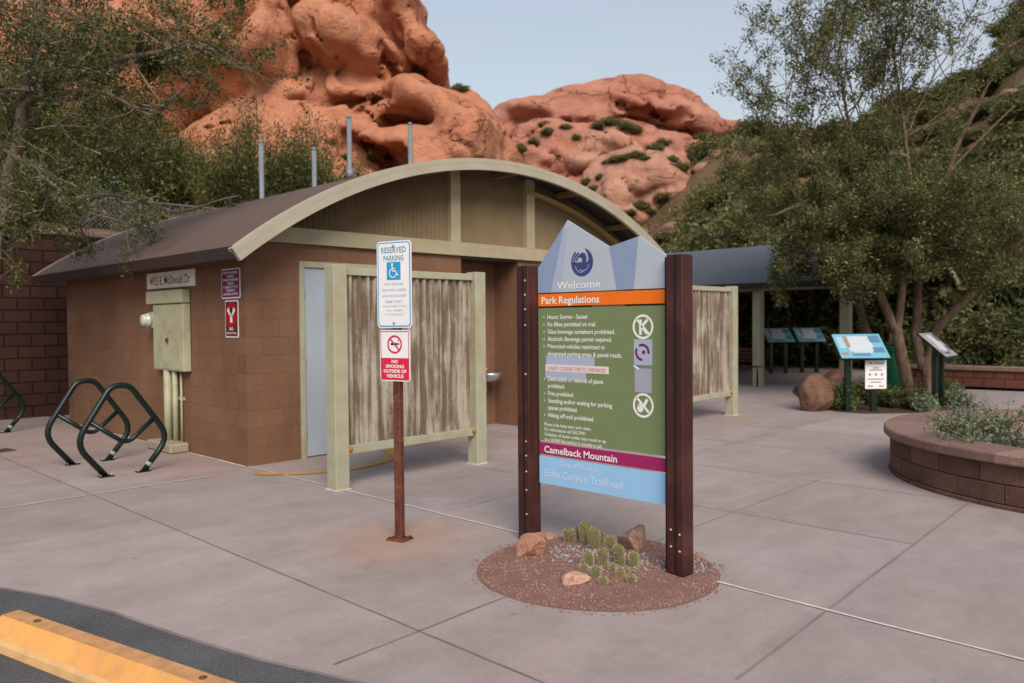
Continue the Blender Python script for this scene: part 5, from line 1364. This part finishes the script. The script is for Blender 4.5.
T8 = c2([(135, 58, 9.5), (150, 55, 9.4), (180, 44, 9.3), (215, 48, 9.2), (235, 62, 9.1)], .035, .01)
rg = random.Random(9)
for ch, n_, L0, up in ((T1, 16, 1.0, .3), (T2, 17, .9, .1), (T3, 11, .7, .0), (T4, 7, .7, -.2), (T5, 6, .6, -.2), (T8, 8, .6, .3), (T6, 3, .4, .2), (T7, 3, .4, 0)):
    for k in range(n_):
        p = rg.choice(ch); a = rg.uniform(0, 6.28)
        T.grow(p, (math.cos(a), math.sin(a), up + rg.uniform(-.4, .5)), L0 * rg.uniform(.5, 1.2), .016, 2, up * .3, .7, .17, (2, 4))
for px, py, L0 in [(10, 20, .9), (60, 10, .9), (80, 30, .8), (20, 60, .9), (110, 20, .7), (150, 15, .7), (-20, 0, 1), (40, 130, .8), (10, 180, .9), (60, 160, .7), (100, 150, .5), (30, 200, .7), (190, 15, .5), (205, 40, .4), (235, 20, .3), (222, 60, .3), (80, 60, .6), (130, 80, .5), (40, 40, .9), (100, 50, .8), (60, 90, .8), (20, 110, .9), (90, 120, .7), (20, 190, .7), (60, 205, .5), (100, 215, .4), (120, 190, .4), (0, 215, .6), (150, 120, .5)]:
    for k in range(4):
        p = pw(px + rg.uniform(-30, 30), py + rg.uniform(-22, 22), rg.uniform(9.0, 10.8)); a = rg.uniform(0, 6.28)
        T.grow(p, (math.cos(a), math.sin(a), rg.uniform(-.5, .5)), L0 * rg.uniform(.5, 1), .01, 1, .05, .7, .18, (3, 5))
for k in range(34):
    p = pw(rg.uniform(-30, 105), rg.uniform(-20, 75), rg.uniform(9.2, 11)); a = rg.uniform(0, 6.28)
    T.grow(p, (math.cos(a), math.sin(a), rg.uniform(-.5, .5)), rg.uniform(.4, .8), .009, 1, .05, .7, .18, (3, 5))
tree_thing('palo_verde_tree', 'twisted pale barked tree overhanging the retaining wall at the left', 'tree', base, T, m_lfL, m_barkg, 14, .05, .021, 18, None, .36)

# ---- small plants round the panels
for px, dd, rx, hh, mat, lab in [(845, 13.2, .22, .62, m_lfY, 'bright leafy plant against the left post of the blue information panel'), (893, 13.6, .35, .4, m_lfD, 'dark low bush right of the white notice'), (915, 13.4, .35, .42, m_lfD, 'dark low bush between the two information panels'), (925, 12.9, .2, .3, m_lfS, 'small grey green shrub in front of the side facing panel'), (955, 13.8, .3, .35, m_lfS, 'pale shrub right of the side facing panel'), (868, 14.2, .35, .5, m_lfD, 'dark bush behind the white notice'), (935, 15.5, .45, .5, m_lfD, 'dark bush left of the low red wall')]:
    q2 = P(px, 400, dd); shrub(lab, W(q2[0], q2[1], .0), rx, rx, hh, mat, int(px), 34, 9, .022, .035, 'low plants round the information panels')
for px, dd, rx, hh in [(900, 18.7, .5, .6), (960, 18.6, .6, .55), (1010, 18.4, .6, .7), (1050, 18.2, .6, .6), (930, 20, .7, .9), (990, 20, .8, .8)]:
    q2 = P(px, 400, dd); shrub('dark bush growing behind the low red wall', W(q2[0], q2[1], .0), rx, rx, hh, m_lfD, int(px) + 1, 34, 10, .04, .06, 'bushes behind the low red wall')

# ================================================================== camera, light, render settings
cd = bpy.data.cameras.new('camera'); co = bpy.data.objects.new('camera', cd); COL.objects.link(co); S.camera = co
cd.sensor_width = 36; cd.lens = 36 * F / 1024; cd.clip_end = 1500; cd.clip_start = .05
def wv_(v): return Vector((float(v[0] * U[0] + v[1] * U[1]), float(v[0] * V[0] + v[1] * V[1]), float(v[2])))
rx_, ux_, fx_ = wv_(M[0]), -wv_(M[1]), wv_(M[2])
mat = Matrix((rx_, ux_, -fx_)).transposed().to_4x4(); mat.translation = Vector(CAM); co.matrix_world = mat
cd.dof.use_dof = True; cd.dof.focus_distance = 5.0; cd.dof.aperture_fstop = 2.2

w = bpy.data.worlds.new('World'); S.world = w; w.use_nodes = True; nt = w.node_tree; nt.nodes.clear()
bg = nt.nodes.new('ShaderNodeBackground'); out = nt.nodes.new('ShaderNodeOutputWorld'); sky = nt.nodes.new('ShaderNodeTexSky')
sky.sky_type = 'NISHITA'; sky.sun_disc = False
# sun direction in the camera ground frame: behind the camera, a little to the left, fairly low
sun_el = R(40); sun_az_cam = R(170)   # measured clockwise from the view direction
sd = np.array([math.sin(sun_az_cam), math.cos(sun_az_cam)]); sw = Vector((float(sd @ U), float(sd @ V), 0)).normalized()
to_sun = Vector((sw.x * math.cos(sun_el), sw.y * math.cos(sun_el), math.sin(sun_el)))
sky.sun_elevation = sun_el; sky.sun_rotation = math.atan2(sw.x, sw.y); sky.altitude = 400; sky.air_density = 2.0; sky.dust_density = 1.3; sky.ozone_density = 1.2
bg.inputs[1].default_value = .09
mx = nt.nodes.new('ShaderNodeMix'); mx.data_type = 'RGBA'; tcw = nt.nodes.new('ShaderNodeTexCoord'); mpw = nt.nodes.new('ShaderNodeMapping'); mpw.inputs['Scale'].default_value = (1.2, 1.2, 4.5)
nzw = nt.nodes.new('ShaderNodeTexNoise'); nzw.inputs['Scale'].default_value = 1.6; nzw.inputs['Detail'].default_value = 6; nzw.inputs['Roughness'].default_value = .5
rw = nt.nodes.new('ShaderNodeMapRange'); rw.inputs[1].default_value = .3; rw.inputs[2].default_value = .7; rw.inputs[3].default_value = .5; rw.inputs[4].default_value = .72
nt.links.new(tcw.outputs['Generated'], mpw.inputs[0]); nt.links.new(mpw.outputs[0], nzw.inputs['Vector']); nt.links.new(nzw.outputs[0], rw.inputs[0]); nt.links.new(rw.outputs[0], mx.inputs[0])
nt.links.new(sky.outputs[0], mx.inputs[6]); mx.inputs[7].default_value = (3.75, 3.75, 4.4, 1)      # thin high overcast veil over the clear sky
nt.links.new(mx.outputs[2], bg.inputs[0]); nt.links.new(bg.outputs[0], out.inputs[0])
ld = bpy.data.lights.new('sun', 'SUN'); lo = bpy.data.objects.new('sun', ld); COL.objects.link(lo)
ld.energy = 2.0; ld.angle = R(34); ld.color = (1.0, .89, .77)
lo.rotation_euler = to_sun.to_track_quat('Z', 'Y').to_euler(); lo.location = (0, 0, 20)
S.view_settings.view_transform = 'Standard'; S.view_settings.look = 'None'; S.view_settings.gamma = 1; S.view_settings.use_curve_mapping = False
S.view_settings.exposure = .76
S.cycles.max_bounces = 6; S.cycles.diffuse_bounces = 3; S.cycles.transmission_bounces = 3; S.cycles.transparent_max_bounces = 4
S.cycles.use_denoising = True
